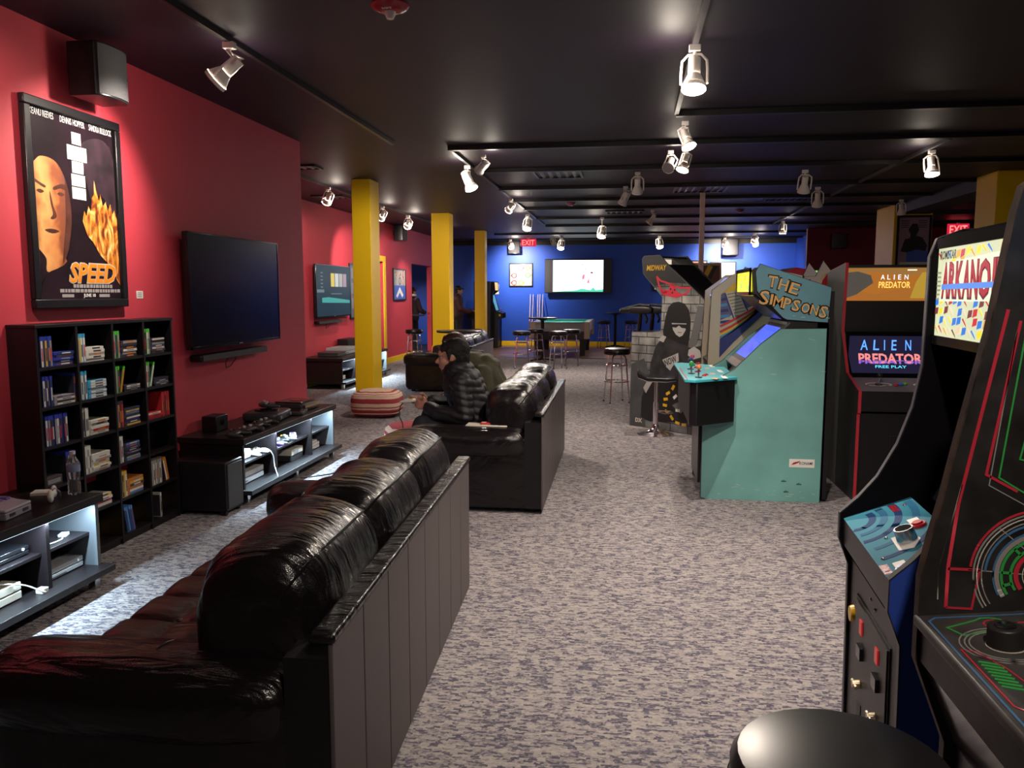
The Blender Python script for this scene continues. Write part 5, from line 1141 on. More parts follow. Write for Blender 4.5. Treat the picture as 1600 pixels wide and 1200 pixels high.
for k, (yy, zz, c) in enumerate(((.12, 1.58, 'lime'), (.3, 1.66, 'amber'), (.5, 1.6, 'lime'), (.66, 1.67, 'amber'))): B(.3365, .338, yy - .04, yy + .05, zz - .02, zz + .02).build('marquee_patch', EM(c, {'lime': (.35, .8, .15), 'amber': (.95, .55, .03)}[c], 1.2), q)
B(.33, .342, .02, .05, 1.53, 1.725).box(.33, .342, w - .05, w - .02, 1.53, 1.725).box(.33, .342, .02, w - .02, 1.53, 1.553).box(.33, .342, .02, w - .02, 1.702, 1.73).build('marquee_retainer', 'black_gloss', t)
slab(t, 'speaker_panel', 'satin_black', (.37, 1.54), (.58, 1.37), .02, w - .02, .02)
slab(t, 'monitor_bezel', mat('bezel_steel', (.12, .11, .12), .25), (.27, .985), (.62, 1.335), .01, w - .01, .012)
d = V((.35, 0, .35)).normalized(); M = basis((.27, w / 2, .985), (0, -1, 0), d)
MB().box(-.3, .3, .1, .43, .0, .004).xf(M).build('screen', mat('screen_blue', (.01, .01, .03), .1, emit=(.05, .09, .75), es=1.6), t)
MB().box(-.38, .38, .005, .06, .0, .01).xf(M).build('bezel_lip', 'steel', t)
# control panel: wide, wings flared
cp = [(-.10, -.27), (-.05, -.30), (.24, -.06), (.24, w + .06), (-.05, w + .30), (-.10, w + .27)]
mat('cp_teal', (.06, .42, .5), .35)
MB().prism(cp, 'z', .60, .915).build('control_box', 'black', t, .008)
cp2 = [(-.14, -.29), (-.07, -.33), (.255, -.065), (.255, w + .065), (-.07, w + .33), (-.14, w + .29)]
o = MB().prism(cp2, 'z', .915, .935).build('control_panel', 'cp_teal', t, .004)
for i, (x, yy, c) in enumerate(((-.03, -.14, 'btn_orange'), (-.06, .14, 'btn_green'), (-.04, .5, 'btn_navy'), (.0, .86, 'btn_pink'))):
    joystick(t, x, yy, .935, c); button(t, x + .05, yy + .12, .935, 'btn_red'); button(t, x + .07, yy + .18, .935, 'btn_red')
Mz = basis((0, 0, .9355), (0, -1, 0), (1, 0, 0))
for yy, xx in ((-.1, .14), (.35, .16), (.8, .14)): decal([(-yy - .12, xx), (-yy + .08, xx), (-yy + .08, xx + .035), (-yy - .12, xx + .035)], 'white', t, Mz, 0, .0006, 'instruction_strip')
for yy, xx in ((-.2, .08), (.15, .1), (.6, .1)): decal([(-yy - .08, xx), (-yy - .02, xx + .03), (-yy + .05, xx + .01), (-yy + .02, xx - .03)], mat('cp_tan', (.55, .4, .25), .5), t, Mz, 0, .0006, 'printed_patch')
stroke([(-.6, -.12), (.3, -.12)], .008, 'btn_red', t, Mz, 0, .0006)
B(.0, .02, .1, w - .1, .1, .58).build('coin_door', 'satin_black', t, .004)
# lettering, outlined
def outlined(s, M, w_, h_, cx, cy, rot=0, m='tan_letters'):
    text(s, 'black', t, M, w_ + .018, h_ + .018, cx, cy, .001, 0, 0, .03, rot); text(s, m, t, M, w_, h_, cx, cy, .001, .001, 0, .012, rot)
for ch, x, z, s, r in zip('THE', (.49, .567, .643), (1.628, 1.605, 1.578), (.082, .08, .078), (-8, -14, -18)): outlined(ch, SIDE, .064, s, x, z, math.radians(r))
for ch, x, z, ww, hh, r in zip('SIMPSONS', (.435, .487, .535, .597, .66, .727, .789, .852), (1.512, 1.500, 1.484, 1.470, 1.456, 1.437, 1.424, 1.410), (.066, .018, .066, .05, .052, .056, .052, .052), (.1, .075, .078, .08, .08, .07, .07, .085), (-6, -8, -10, -12, -12, -14, -14, -16)):
    outlined(ch, SIDE, ww, hh, x, z, math.radians(r))
decal([(.655, .262), (.835, .262), (.835, .325), (.655, .325)], 'white', t, SIDE, 0, .001, 'maker_sticker')
for k in range(2): decal([(.67 + k * .02, .28 + k * .008), (.7 + k * .02, .288 + k * .008), (.715 + k * .02, .31 + k * .008 - .004), (.685 + k * .02, .298 + k * .004)], 'btn_red', t, SIDE, .001, .001, 'maker_mark')
text('KONAMI', 'black', t, SIDE, .095, .022, .775, .294, .001, .001, .1, .01)
random.seed(11)
for k in range(34):
    x, z = random.choice([(random.uniform(.06, .84), random.uniform(.03, .12)), (random.uniform(.3, .85), random.uniform(.9, 1.27)), (random.uniform(.45, .85), random.uniform(1.36, 1.45))])
    if z > .985 + (x - .24) * 1.0: continue
    l = random.uniform(.008, .05); a = random.uniform(-.25, .25)
    stroke([(x, z), (x + l, z + a * l)], random.uniform(.002, .006), 'scuff', t, SIDE, 0, .0004, name='scuff_mark')
for x, z in ((.62, .15), (.73, .13), (.64, .07)):
    decal([(x - .02, z), (x - .012, z + .014), (x - .006, z + .006), (x, z + .02), (x + .006, z + .006), (x + .014, z + .012), (x + .02, z)], mat('print_moss', (.04, .1, .06), .5), t, SIDE, 0, .0006, 'grass_tuft')

# ---- cream machine behind it, with stripes and a plain city print
mat('cream_panel', (.6, .52, .4), .5); mat('art_navy', (.03, .04, .22), .5); mat('art_sky', (.08, .3, .6), .5); mat('art_red', (.6, .05, .05), .5); mat('art_gold', (.8, .5, .03), .5)
prof = [(.05, .02), (.05, .72), (.0, .8), (.0, .9), (.02, .98), (.03, 1.57), (.20, 1.71), (.32, 1.72), (.44, 1.45), (.80, 1.5), (.80, .0)]
prof = [(.05, .02), (.05, .72), (.0, .8), (.0, .98), (.02, 1.57), (.21, 1.715), (.62, 1.74), (.80, 1.7), (.80, .0)]
t, bd = cabinet('cream arcade machine with rainbow stripes and a building print behind the teal one', (.72, 7.5), 0, .66, prof, 'cream_panel', 'black', [('front_panel', 'black', (.06, .05), (.06, .78), .02), ('control_panel', 'satin_black', (.01, .92), (.2, 1.0), .02), ('screen_glass', 'black_gloss', (.25, 1.0), (.42, 1.45), .01), ('marquee', mat('marq_blue', (.1, .1, .2), .3, emit=(.2, .35, .8), es=.6), (.06, 1.52), (.2, 1.69), .01), ('back_panel', 'black', (.82, 0), (.82, 1.7), -.02)])
A = lambda *pts: [(x - .0, z) for x, z in pts]
decal(A((.1, 1.3), (.1, 1.53), (.22, 1.64), (.42, 1.66), (.42, 1.45)), mat('art_mauve', (.13, .12, .2), .5), t, SIDE, 0, .0006, 'sky_field')
decal(A((.12, 1.545), (.22, 1.64), (.40, 1.655), (.40, 1.6), (.24, 1.57)), 'art_gold', t, SIDE, .0006, .0006, 'sun_field')
decal(A((.14, 1.55), (.25, 1.57), (.34, 1.35), (.23, 1.3)), 'cream_panel', t, SIDE, .0012, .0006, 'tower')
for k in range(8): stroke([(.152 + k * .011, 1.532 - k * .028), (.245 + k * .0125, 1.55 - k * .027)], .005, 'black', t, SIDE, .0018, .0004, name='window_row')
stroke([(.135, 1.54), (.225, 1.3)], .012, 'art_navy', t, SIDE, .0018, .0004); stroke([(.258, 1.57), (.35, 1.36)], .012, 'art_navy', t, SIDE, .0018, .0004)
for k in range(5): decal(A((.1, 1.27 + k * .05), (.15 + (4 - k) * .012, 1.28 + k * .05), (.14 + (4 - k) * .012, 1.305 + k * .05), (.1, 1.295 + k * .05)), 'art_sky' if k % 2 else 'art_navy', t, SIDE, .0018, .0004, 'tower_stripe')
for k, c in enumerate(('art_red', 'cream_panel', 'art_red', 'art_gold', 'art_sky')):
    stroke([(.1, 1.245 - k * .026), (.2, 1.295 - k * .024), (.33, 1.37 - k * .018), (.46, 1.46 - k * .012)], .022, c, t, SIDE, .0024, .0004, name='rainbow_stripe')
decal(A((.1, 1.13), (.2, 1.2), (.33, 1.3), (.46, 1.415), (.5, 1.38), (.36, 1.24), (.22, 1.1), (.1, .96)), 'art_navy', t, SIDE, .0024, .0004, 'navy_band')
# ---- machine in the second row with white head and a red steering shroud in front of it
t, bd = cabinet('white-headed arcade machine poking out above the teal one', (1.40, 8.95), 0, .7, [(0, 0), (0, .9), (.05, 1.0), (.05, 1.70), (.55, 1.72), (.62, 1.88), (.95, 1.45), (.95, 0)], mat('white_panel', (.66, .6, .58), .5), 'black', [('front_panel', 'black', (.02, .02), (.02, .9), .02), ('marquee', 'marq_blue', (.06, 1.5), (.06, 1.68), .01), ('screen_glass', 'black_gloss', (.07, 1.0), (.25, 1.48), .01), ('back_panel', 'black', (.9, 0), (.7, 1.72), -.02)])
decal([(.62, 1.68), (.66, 1.74), (.7, 1.68), (.72, 1.6), (.6, 1.6)], 'btn_red', t, SIDE, 0, .001, 'emblem'); stroke(arc(.66, 1.68, .06, 0, 180, 12), .012, 'art_gold', t, SIDE, .001, .001, name='emblem_ring'); decal([(.3, 1.66), (.5, 1.69), (.48, 1.64), (.38, 1.63)], 'black', t, SIDE, 0, .001, 'emblem_wing')
t = thing('racing_machine', 'black sit-down racing machine with red hood between the brick-print and cream cabinets', 'arcade machine', (1.3, 9.75, 0), 0, 'arcade machines')
mat('hood_red', (.5, .03, .06), .35)
MB().prism([(0, 0), (0, 1.2), (.1, 1.5), (.3, 1.6), (.9, 1.72), (1.1, 1.6), (1.1, 0)], 'y', 0, .9).build('body', 'satin_black', t, .01)
MB().prism([(.12, 1.56), (.42, 1.75), (.6, 1.84), (.8, 1.8), (.78, 1.72), (.5, 1.68)], 'y', -.02, .92).build('hood', 'hood_red', t, .015)
B(.8, .95, -.01, .3, 1.73, 1.8).build('lamp_pod', EM('limepod', (.25, .7, .15)), t); stroke([(.02, 1.5), (.45, 1.72)], .02, 'steel', t, SIDE, .0, .004, name='hood_strip')
MB().tube([(-.1, .2, 1.1), (-.1, .7, 1.1)], .02, 8).build('handlebar', 'black', t)
# ---- dark red machine far behind the brick-print cabinet
t, bd = cabinet('brown and orange framed arcade machine behind the brick-print one', (.62, 12.9), 0, .8, [(0, 0), (0, .9), (.12, 1.05), (.02, 1.75), (.2, 2.0), (.78, 2.0), (.85, 0)], mat('panel_brown', (.16, .045, .035), .5), mat('trim_cream', (.55, .42, .36), .5), [('front_panel', 'black', (.03, .02), (.03, .9), .02), ('marquee', mat('marq_ember', (.3, .1, .05), .3, emit=(.9, .3, .08), es=.9), (.05, 1.76), (.2, 1.97), .01), ('back_panel', 'panel_brown', (.84, 0), (.76, 1.98), -.02)])
stroke([(.5, 1.7), (.62, 1.96)], .07, 'art_gold', t, SIDE, 0, .001, name='diagonal_stripe'); stroke([(.58, 1.7), (.7, 1.96)], .05, 'black', t, SIDE, 0, .001, name='diagonal_stripe'); stroke([(.04, 1.75), (.2, 1.98), (.77, 1.98), (.79, 1.5)], .03, 'trim_cream', t, SIDE, .001, .001, name='cream_border')
t = thing('racing_machine', 'low brown-red machine top beside the thin post', 'arcade machine', (1.0, 11.2, 0), 0, 'arcade machines')
MB().prism([(0, 0), (0, 1.6), (.3, 1.72), (.9, 1.8), (1.0, 1.5), (1.0, 0)], 'y', 0, .7).build('body', mat('panel_rust', (.13, .035, .03), .5), t, .01); B(.02, .98, -.01, 0, .3, 1.5).build('side_inset', 'black', t); B(-.05, 0, .1, .6, .9, 1.0).build('control_shelf', 'black', t, .01)

# ---- brick-print shooting machine
prof = [(.0, .0), (.014, 1.094), (.30, 1.10), (.438, 1.12), (.45, 1.50), (.167, 1.763), (.15, 1.93), (.18, 1.96), (.40, 1.962), (.497, 1.87), (1.157, 1.355), (1.17, .84), (1.12, .84), (1.1, 0)]
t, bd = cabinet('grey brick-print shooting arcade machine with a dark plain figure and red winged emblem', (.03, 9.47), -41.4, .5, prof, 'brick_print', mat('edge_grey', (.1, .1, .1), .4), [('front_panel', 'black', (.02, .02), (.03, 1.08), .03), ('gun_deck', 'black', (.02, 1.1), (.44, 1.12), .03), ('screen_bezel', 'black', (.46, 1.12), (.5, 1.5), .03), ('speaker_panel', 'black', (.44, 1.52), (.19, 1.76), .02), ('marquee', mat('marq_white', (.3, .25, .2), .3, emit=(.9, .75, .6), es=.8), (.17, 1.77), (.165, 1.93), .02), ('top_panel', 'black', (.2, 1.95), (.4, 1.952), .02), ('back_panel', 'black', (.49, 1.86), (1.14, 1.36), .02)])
T = t
pk = mat('print_black', (.012, .012, .013), .45); pg = mat('print_grey', (.12, .12, .125), .45); ps = mat('print_silver', (.42, .41, .4), .45); pj = mat('print_jacket', (.03, .03, .033), .4, var=.5, vscale=9)
decal([(.167, 1.763), (.15, 1.93), (.18, 1.955), (.40, 1.957), (.497, 1.865), (.78, 1.645), (.55, 1.66), (.34, 1.62)], pk, T, SIDE, 0, .0005, 'dark_head_field')
decal([(.01, 0), (.012, .72), (.2, .8), (.3, .6), (.22, .3), (.24, .01)], mat('print_smoke', (.06, .062, .068), .5, var=.3, vscale=4), T, SIDE, 0, .0005, 'smoke_field')
text('MIDWAY', 'btn_yellow', T, SIDE, .285, .062, .36, 1.825, .001, .0006, .2, .02)
rm = mat('emblem_red', (.6, .03, .06), .4)
stroke([(.365, 1.73), (.42, 1.68), (.52, 1.655), (.6, 1.63)], .02, rm, T, SIDE, .0006, .0006, name='emblem_wing'); stroke([(.365, 1.73), (.40, 1.63), (.45, 1.54), (.52, 1.56)], .022, rm, T, SIDE, .0006, .0006, name='emblem_wing')
stroke([(.6, 1.62), (.72, 1.6), (.83, 1.598), (.78, 1.54), (.68, 1.51)], .02, rm, T, SIDE, .0006, .0006, name='emblem_wing')
decal([(.42, 1.575), (.47, 1.59), (.53, 1.57), (.56, 1.64), (.61, 1.645), (.645, 1.56), (.72, 1.53), (.66, 1.49), (.58, 1.5), (.47, 1.52)], rm, T, SIDE, .0006, .0006, 'emblem_body')
for x, z in ((.565, 1.585), (.62, 1.575), (.59, 1.545)): decal([(x - .012, z), (x, z + .018), (x + .012, z), (x, z - .012)], pk, T, SIDE, .0013, .0004, 'emblem_mark')
# plain figure: long dark hair, dark glasses, jacket, rifle
decal([(.49, 1.0), (.47, 1.12), (.5, 1.28), (.54, 1.39), (.6, 1.44), (.68, 1.45), (.76, 1.43), (.82, 1.36), (.845, 1.26), (.84, 1.1), (.82, .96), (.66, .9)], pk, T, SIDE, .0006, .0005, 'figure_hair')
decal([(.59, 1.215), (.79, 1.215), (.78, 1.14), (.74, 1.08), (.70, 1.065), (.65, 1.09), (.61, 1.14)], ps, T, SIDE, .0012, .0004, 'figure_face')
decal([(.585, 1.2), (.68, 1.205), (.80, 1.205), (.79, 1.16), (.73, 1.165), (.69, 1.19), (.65, 1.165), (.6, 1.17)], pk, T, SIDE, .0017, .0004, 'dark_glasses'); stroke([(.675, 1.115), (.73, 1.115)], .008, pg, T, SIDE, .0017, .0004, name='figure_mouth')
decal([(.42, 1.0), (.5, 1.06), (.62, 1.02), (.76, .98), (.9, .96), (1.05, 1.0), (1.1, .93), (1.03, .82), (.9, .78), (.78, .66), (.7, .6), (.5, .58), (.29, .6), (.3, .75), (.37, .95)], pj, T, SIDE, .0011, .0005, 'figure_jacket')
decal([(.40, 1.02), (.47, 1.075), (.52, 1.06), (.48, .995)], ps, T, SIDE, .0017, .0004, 'jacket_collar')
decal([(.30, .6), (.5, .58), (.72, .6), (.84, .58), (.86, .3), (.83, .12), (.5, .1), (.3, .08), (.17, .12), (.18, .35)], pk, T, SIDE, .001, .0005, 'figure_legs')
decal([(.2, .46), (.28, .58), (.34, .55), (.24, .4)], ps, T, SIDE, .0016, .0004, 'coat_flap')
decal([(.935, 1.41), (1.02, 1.4), (1.0, 1.25), (.93, 1.0), (.88, .95), (.82, .96), (.86, 1.1)], pg, T, SIDE, .0018, .0005, 'rifle'); stroke([(.915, 1.39), (1.03, 1.38)], .012, pg, T, SIDE, .0024, .0004, name='rifle_sight')
decal([(.83, .93), (.9, .97), (.98, .93), (1.0, .86), (.9, .83), (.82, .87)], ps, T, SIDE, .0024, .0004, 'glove'); decal([(1.0, 1.06), (1.08, 1.04), (1.12, .95), (1.05, .88), (.98, .92)], pk, T, SIDE, .0024, .0004, 'dark_glove')
decal([(.47, .8), (.62, .86), (.69, .89), (.70, .80), (.62, .74), (.585, .685), (.53, .72)], ps, T, SIDE, .0018, .0004, 'arm_band'); text('NOW', pk, T, SIDE, .17, .075, .585, .795, .0005, .0023, 0, .02, math.radians(22))
for k, (x, z, r, c) in enumerate(((.63, .5, 60, 'btn_yellow'), (.56, .43, 30, 'btn_yellow'), (.66, .4, 40, 'white'), (.53, .36, 10, 'btn_yellow'), (.52, .29, -5, 'btn_yellow'), (.55, .22, -25, 'btn_yellow'), (.62, .16, -50, 'btn_yellow'), (.7, .11, -10, 'btn_yellow'), (.79, .1, 5, 'btn_yellow'), (.72, .53, 100, 'btn_yellow'), (.7, .25, 0, 'white'))):
    a = math.radians(r); c1, s1 = math.cos(a), math.sin(a); decal([(x + c1 * u - s1 * v, z + s1 * u + c1 * v) for u, v in ((-.03, -.016), (.03, -.016), (.03, .016), (-.03, .016))], c, T, SIDE, .0018, .0004, 'printed_block')
decal([(.62, .3), (.84, .42), (.86, .34), (.74, .22)], pg, T, SIDE, .0018, .0004, 'grey_wedge'); text('DX', 'offwhite', T, SIDE, .1, .05, .14, .075, .0005, .001, 0, .03)
# mounted guns
for yy in (.14, .36):
    g = MB().rbox(-.16, .2, yy - .035, yy + .035, 1.30, 1.39, n=6, e=4).build('gun_body', 'black', t); MB().cyl((-.28, yy, 1.335), (-.1, yy, 1.35), .03, .034, 12).build('gun_barrel', 'satin_black', g); MB().cyl((-.29, yy, 1.334), (-.28, yy, 1.335), .024, n=12).build('gun_muzzle', 'grey', g)
    MB().tube([(-.2, yy, 1.37), (.0, yy, 1.41), (.16, yy, 1.4)], .012, 8).build('gun_cable', 'cord', g); MB().caps((.02, yy, 1.3), (.0, yy, 1.12), .022, .026, 8).build('gun_mount', 'satin_black', g); MB().tube([(.08, yy, 1.31), (.12, yy, 1.24), (.1, yy, 1.2)], .014, 8).build('gun_grip', 'black', g)
# chrome swivel stool before it
t = thing('swivel_stool', 'black swivel stool on chrome trumpet base in front of the brick-print cabinet', 'stool', (.31, 8.86, 0), 0)
MB().lathe([(0, 0), (.2, 0), (.2, .008), (.15, .022), (.07, .05), (.035, .09), (.03, .12), (0, .12)], n=36).build('base', 'chrome', t); MB().cyl((0, 0, .1), (0, 0, .36), .03, n=16).build('column', 'chrome', t); MB().cyl((0, 0, .35), (0, 0, .6), .022, n=16).build('piston', 'chrome', t)
MB().tube([(.0, 0, .26), (.1, -.1, .25), (.18, -.04, .25), (.16, .08, .25), (.0, .03, .26)], .008, 8).build('foot_rest', 'chrome', t)
MB().prism([(-.21, .68), (-.2, .64), (-.1, .605), (.1, .6), (.2, .615), (.2, .645), (.1, .64), (-.1, .645), (-.17, .68), (-.2, .72)], 'y', -.18, .18).build('seat', 'satin_black', t, .012); MB().prism([(-.2, .636), (-.1, .6), (.1, .595), (.2, .61), (.2, .617), (.1, .603), (-.1, .608), (-.2, .644)], 'y', -.185, .185).build('seat_shell', 'chrome', t)

# ---- machine facing the camera with the orange marquee
prof = [(.0, .0), (.0, .66), (-.02, .67), (-.02, .83), (.34, .93), (.54, 1.25), (.50, 1.78), (1.08, 1.72), (1.08, 0)]
t, bd = cabinet('black arcade machine with red edges and orange marquee facing the camera', (2.36, 6.19), 90, .68, prof, mat('avp_side', (.028, .03, .032), .5), mat('edge_red', (.42, .025, .04), .4),
    [('front_panel', 'black', (.02, .02), (.02, .66), .03), ('control_panel', mat('panel_grey', (.13, .12, .125), .5), (-.015, .83), (.30, .90), .03), ('control_front', 'black', (-.015, .68), (-.015, .83), .02), ('screen', 'screen_off', (.36, .90), (.50, 1.24), .02), ('speaker_panel', 'black', (.56, 1.24), (.56, 1.48), .02), ('marquee', mat('marq_orange', (.2, .1, .02), .3, emit=(.3, .1, .015), es=1.1), (.545, 1.485), (.535, 1.745), .02), ('top_panel', 'black', (.5, 1.765), (1.07, 1.705), .02), ('back_panel', 'black', (1.06, 1.7), (1.06, .02), .02)])
M = face((.545, 1.485), (.535, 1.745), .02, .66)
decal([(-.32, .0), (.32, .0), (.32, .07), (.1, .1), (-.1, .05), (-.32, .1)], EM('rust', (.35, .12, .02), 1.0), t, M, .0005, .0004, 'cloud_band'); decal([(-.32, .2), (-.1, .23), (.1, .19), (.32, .22), (.32, .262), (-.32, .262)], EM('tan', (.3, .14, .035), 1.0), t, M, .0005, .0004, 'cloud_band')
decal([(-.32, .02), (-.24, .05), (-.12, .14), (-.14, .2), (-.24, .23), (-.32, .22)], EM('smoke', (.07, .06, .05), 1.0), t, M, .001, .0004, 'plain_shape'); decal([(.16, .02), (.32, .02), (.32, .23), (.24, .22), (.2, .15)], EM('mustard', (.42, .26, .03), 1.0), t, M, .001, .0004, 'plain_shape')
[text(ch, EM('paleblue', (.75, .8, .85), 1.4), t, M, ww, .038, x, .185, .0006, .0016, 0, .005) for ch, x, ww in zip('ALIEN', (-.05, -.005, .035, .075, .125), (.03, .022, .007, .022, .028))]; text('PREDATOR', EM('hotorange', (1, .5, .1), 1.6), t, M, .235, .05, .04, .125, .0006, .0016, 0, .01)
decal([(.13, .235), (.2, .235), (.2, .245), (.13, .245)], EM('cream', (.9, .85, .6), 1.2), t, M, .0016, .0004, 'small_print')
M = face((.36, .90), (.50, 1.24), .02, .66)
decal([(-.29, .03), (.29, .03), (.31, .17), (.29, .335), (-.29, .335), (-.31, .17)], EM('night', (.008, .007, .03), 1.0), t, M, .0005, .0006, 'picture_tube')
[text(ch, EM('skyblue', (.1, .3, .95), 1.5), t, M, ww, .085, x, .26, .0006, .0015, .15, .01) for ch, x, ww in zip('ALIEN', (-.19, -.1, -.035, .035, .14), (.055, .045, .014, .045, .05))]; text('PREDATOR', EM('amberpink', (.75, .22, .22), 1.2), t, M, .47, .082, .0, .15, .0006, .0015, 0, .03); text('PREDATOR', EM('violetglow', (.3, .12, .6), 1.0), t, M, .47, .03, .0, .12, .0006, .0022, 0, .03)
text('FREE PLAY', EM('cyanglow', (.1, .6, .8), 1.4), t, M, .23, .022, .0, .083, .0006, .0015, 0, .01)
n = V((-.2169, 0, .976))
for yy in (.5, .16):
    z = .865; joystick(t, .13, yy, z, 'black', h=.06, n=n); Mc = basis((.13, yy, z + .0012), (0, -1, 0), (.976, 0, .2169)); stroke(arc(0, 0, .09, 0, 360, 28, .035), .012, 'offwhite', t, Mc, 0, .0006, True, 'printed_ring')
    for k, c in enumerate(('btn_red', 'btn_blue', 'btn_green')): button(t, .12 + .012 * k, yy - .12 - .035 * k, .864 + .003 * k, c, n=n)
for yy, c in ((.3, mat('coin_yellow', (.3, .25, .05), .3, emit=(.5, .42, .1), es=.5)), (.24, mat('coin_red', (.4, .02, .05), .3, emit=(.8, .03, .08), es=.6))): B(-.002, .02, yy - .018, yy + .018, .36, .42).build('coin_slot', c, t, .003)
B(.012, .02, .16, .44, .1, .5).build('coin_door', 'satin_black', t, .003)

# ---- near right machine with the bright block marquee
mat('blue_side', (.03, .075, .42), .45); mat('worn_black', (.03, .028, .03), .4, var=.4, vscale=30)
prof = [(.04, .0), (.03, .74), (.0, .82), (.0, .895), (.05, .945), (.1, 1.01), (.15, 1.11), (.185, 1.22), (.205, 1.34), (.208, 1.65), (.225, 1.70), (.29, 1.725), (.72, 1.725), (.72, .0)]
t, bd = cabinet('black and blue arcade machine with bright block-pattern marquee', (.602, 1.885), -3.4, .6, prof, 'blue_side', 'worn_black',
    [('front_panel', mat('front_dark', (.035, .032, .034), .4, var=.2, vscale=6), (.045, .03), (.036, .76), .02), ('panel_lip', 'worn_black', (.012, .80), (.008, .88), .02), ('control_panel', mat('cp_blue', (.05, .24, .34), .65, spec=.15), (.008, .88), (.19, .955), .02), ('screen_glass', 'black_gloss', (.24, .96), (.44, 1.38), .02), ('speaker_panel', 'black', (.40, 1.39), (.235, 1.41), .02), ('marquee', mat('marq_pale', (.3, .3, .2), .3, emit=(.62, .66, .42), es=1.0), (.228, 1.43), (.228, 1.672), .015), ('marquee_rail', 'black_gloss', (.22, 1.405), (.22, 1.43), .015), ('marquee_rail', 'matt_black', (.22, 1.672), (.222, 1.70), .015), ('top_panel', mat('matt_black', (.006, .005, .007), .8, spec=.1), (.24, 1.71), (.7, 1.715), .02), ('back_panel', 'black', (.71, 1.7), (.71, .02), .02)])
for a in ((.0202, .0222), (.5778, .5798)): MB().prism(offset_ring(prof, -.0004), 'y', *a).build('inner_liner', 'matt_black', t)
M = face((.228, 1.43), (.228, 1.672), .0222, .5778)
random.seed(5); bc = [EM('b_yellow', (.9, .68, .03), 1.1), EM('b_red', (.6, .03, .04), 1.0), EM('b_blue', (.03, .2, .7), 1.0), EM('b_gold', (.8, .4, .05), 1.0), EM('b_brown', (.2, .04, .04), 1.0), EM('b_peach', (.85, .6, .4), 1.0)]
cells = [(c, r) for c in range(15) for r in range(9)]
for c, r in cells:
    x = -.262 + c * .0374 + random.uniform(-.006, .006); z = .014 + r * .026 + random.uniform(-.004, .004)
    if .1 < z < .198: continue
    if random.random() < .15: continue
    k = random.choice((-1, 1)); s = .017
    decal([(x - s, z - s * .5 * k), (x + s * .7, z - s * .2), (x + s, z + s * .7 * k + .002), (x - s * .6, z + s * .7)], random.choice(bc), t, M, .0005 + .0002 * ((c + r) % 3), .0006, 'printed_block')
decal([(-.25, .095), (-.215, .20), (.2, .215), (.25, .185), (.21, .1)], EM('cream2', (.75, .78, .58), 1.1), t, M, .0015, .0004, 'title_field')
for ch, x, ww in zip('ARKANOID', (-.2, -.145, -.09, -.035, .022, .09, .15, .19), (.05, .05, .05, .05, .05, .075, .016, .05)):
    text(ch, EM('maroonink', (.12, .01, .02), 1.0), t, M, ww + .006, .1, x, .152, .0004, .002, 0, .05); text(ch, EM('redink', (.45, .02, .03), 1.0), t, M, ww, .09, x, .154, .0004, .0026, 0, .02)
decal([(-.225, .128), (.225, .132), (.225, .146), (-.225, .142)], EM('bandblue', (.1, .28, .8), 1.0), t, M, .0034, .0003, 'title_band'); text('ROMSTAR', EM('inkblack', (.01, .01, .01), 1.0), t, M, .13, .024, -.19, .222, .0004, .002, .15, .01)
for k in range(7): decal([(-.275, .1 + k * .012), (-.24, .1 + k * .012), (-.24, .105 + k * .012), (-.275, .105 + k * .012)], EM('inkgrey', (.3, .3, .2), 1.0), t, M, .0015, .0003, 'small_print')
# control panel: curved bands, spinner, buttons and instruction strips
M = face((.008, .88), (.19, .955), .02, .58); cpn = (M.to_3x3() @ V((0, 0, 1)))
for r, c in ((.08, 'art_deep'), (.13, 'art_mid'), (.19, 'art_deep'), (.26, 'art_mid'), (.34, 'art_deep')): stroke([p for p in arc(-.22, .02, r, -20, 110, 20, r * .62) if -.27 < p[0] < .275 and .003 < p[1] < .192] or [(0, 0), (.01, .01)], .02, mat(c, (.015, .05, .16) if c == 'art_deep' else (.03, .14, .27), .65, spec=.15), t, M, .0004, .0005, name='printed_wave')
P3 = lambda x, y: M @ V((x, y, .0005))
def onp(x, y, m, r): b = P3(x, y); button(t, b.x, b.y, b.z, m, r, cpn)
ts = [(-.09, .13), (.22, .12), (.2, .04)]
for x, y in ((-.06, .15), (.16, .155), (.2, .045)): decal([(x - .035, y - .014), (x + .035, y - .014), (x + .035, y + .014), (x - .035, y + .014)], 'white', t, M, .001, .0005, 'instruction_strip')
onp(-.03, .15, 'btn_red', .017); onp(.185, .155, 'btn_red', .015); onp(.225, .045, 'btn_blue', .017)
o = V(P3(.05, .1)); decal([(.0, .07), (.1, .065), (.11, .1), (.06, .13), (.0, .115)], 'white', t, M, .001, .0005, 'spinner_plate')
s = MB().cyl(o, o + cpn * .035, .026, .024, 24).build('spinner', 'steel', t); MB().cyl(o + cpn * .035, o + cpn * .036, .02, n=20).build('spinner_cap', 'black_gloss', s)
for x, y in ((-.22, .165), (.12, .02), (.24, .1), (-.01, .06), (.1, .135), (.02, .175)): b = P3(x, y); MB().sph(b, .005, 8, 6).build('screw', 'steel', t)
for x, y in ((-.22, .125), (.16, .115), (.19, .0)): text('ARKANOID', 'btn_red', t, M, .065, .02, x, y + .01, .0005, .001, .2, .02)
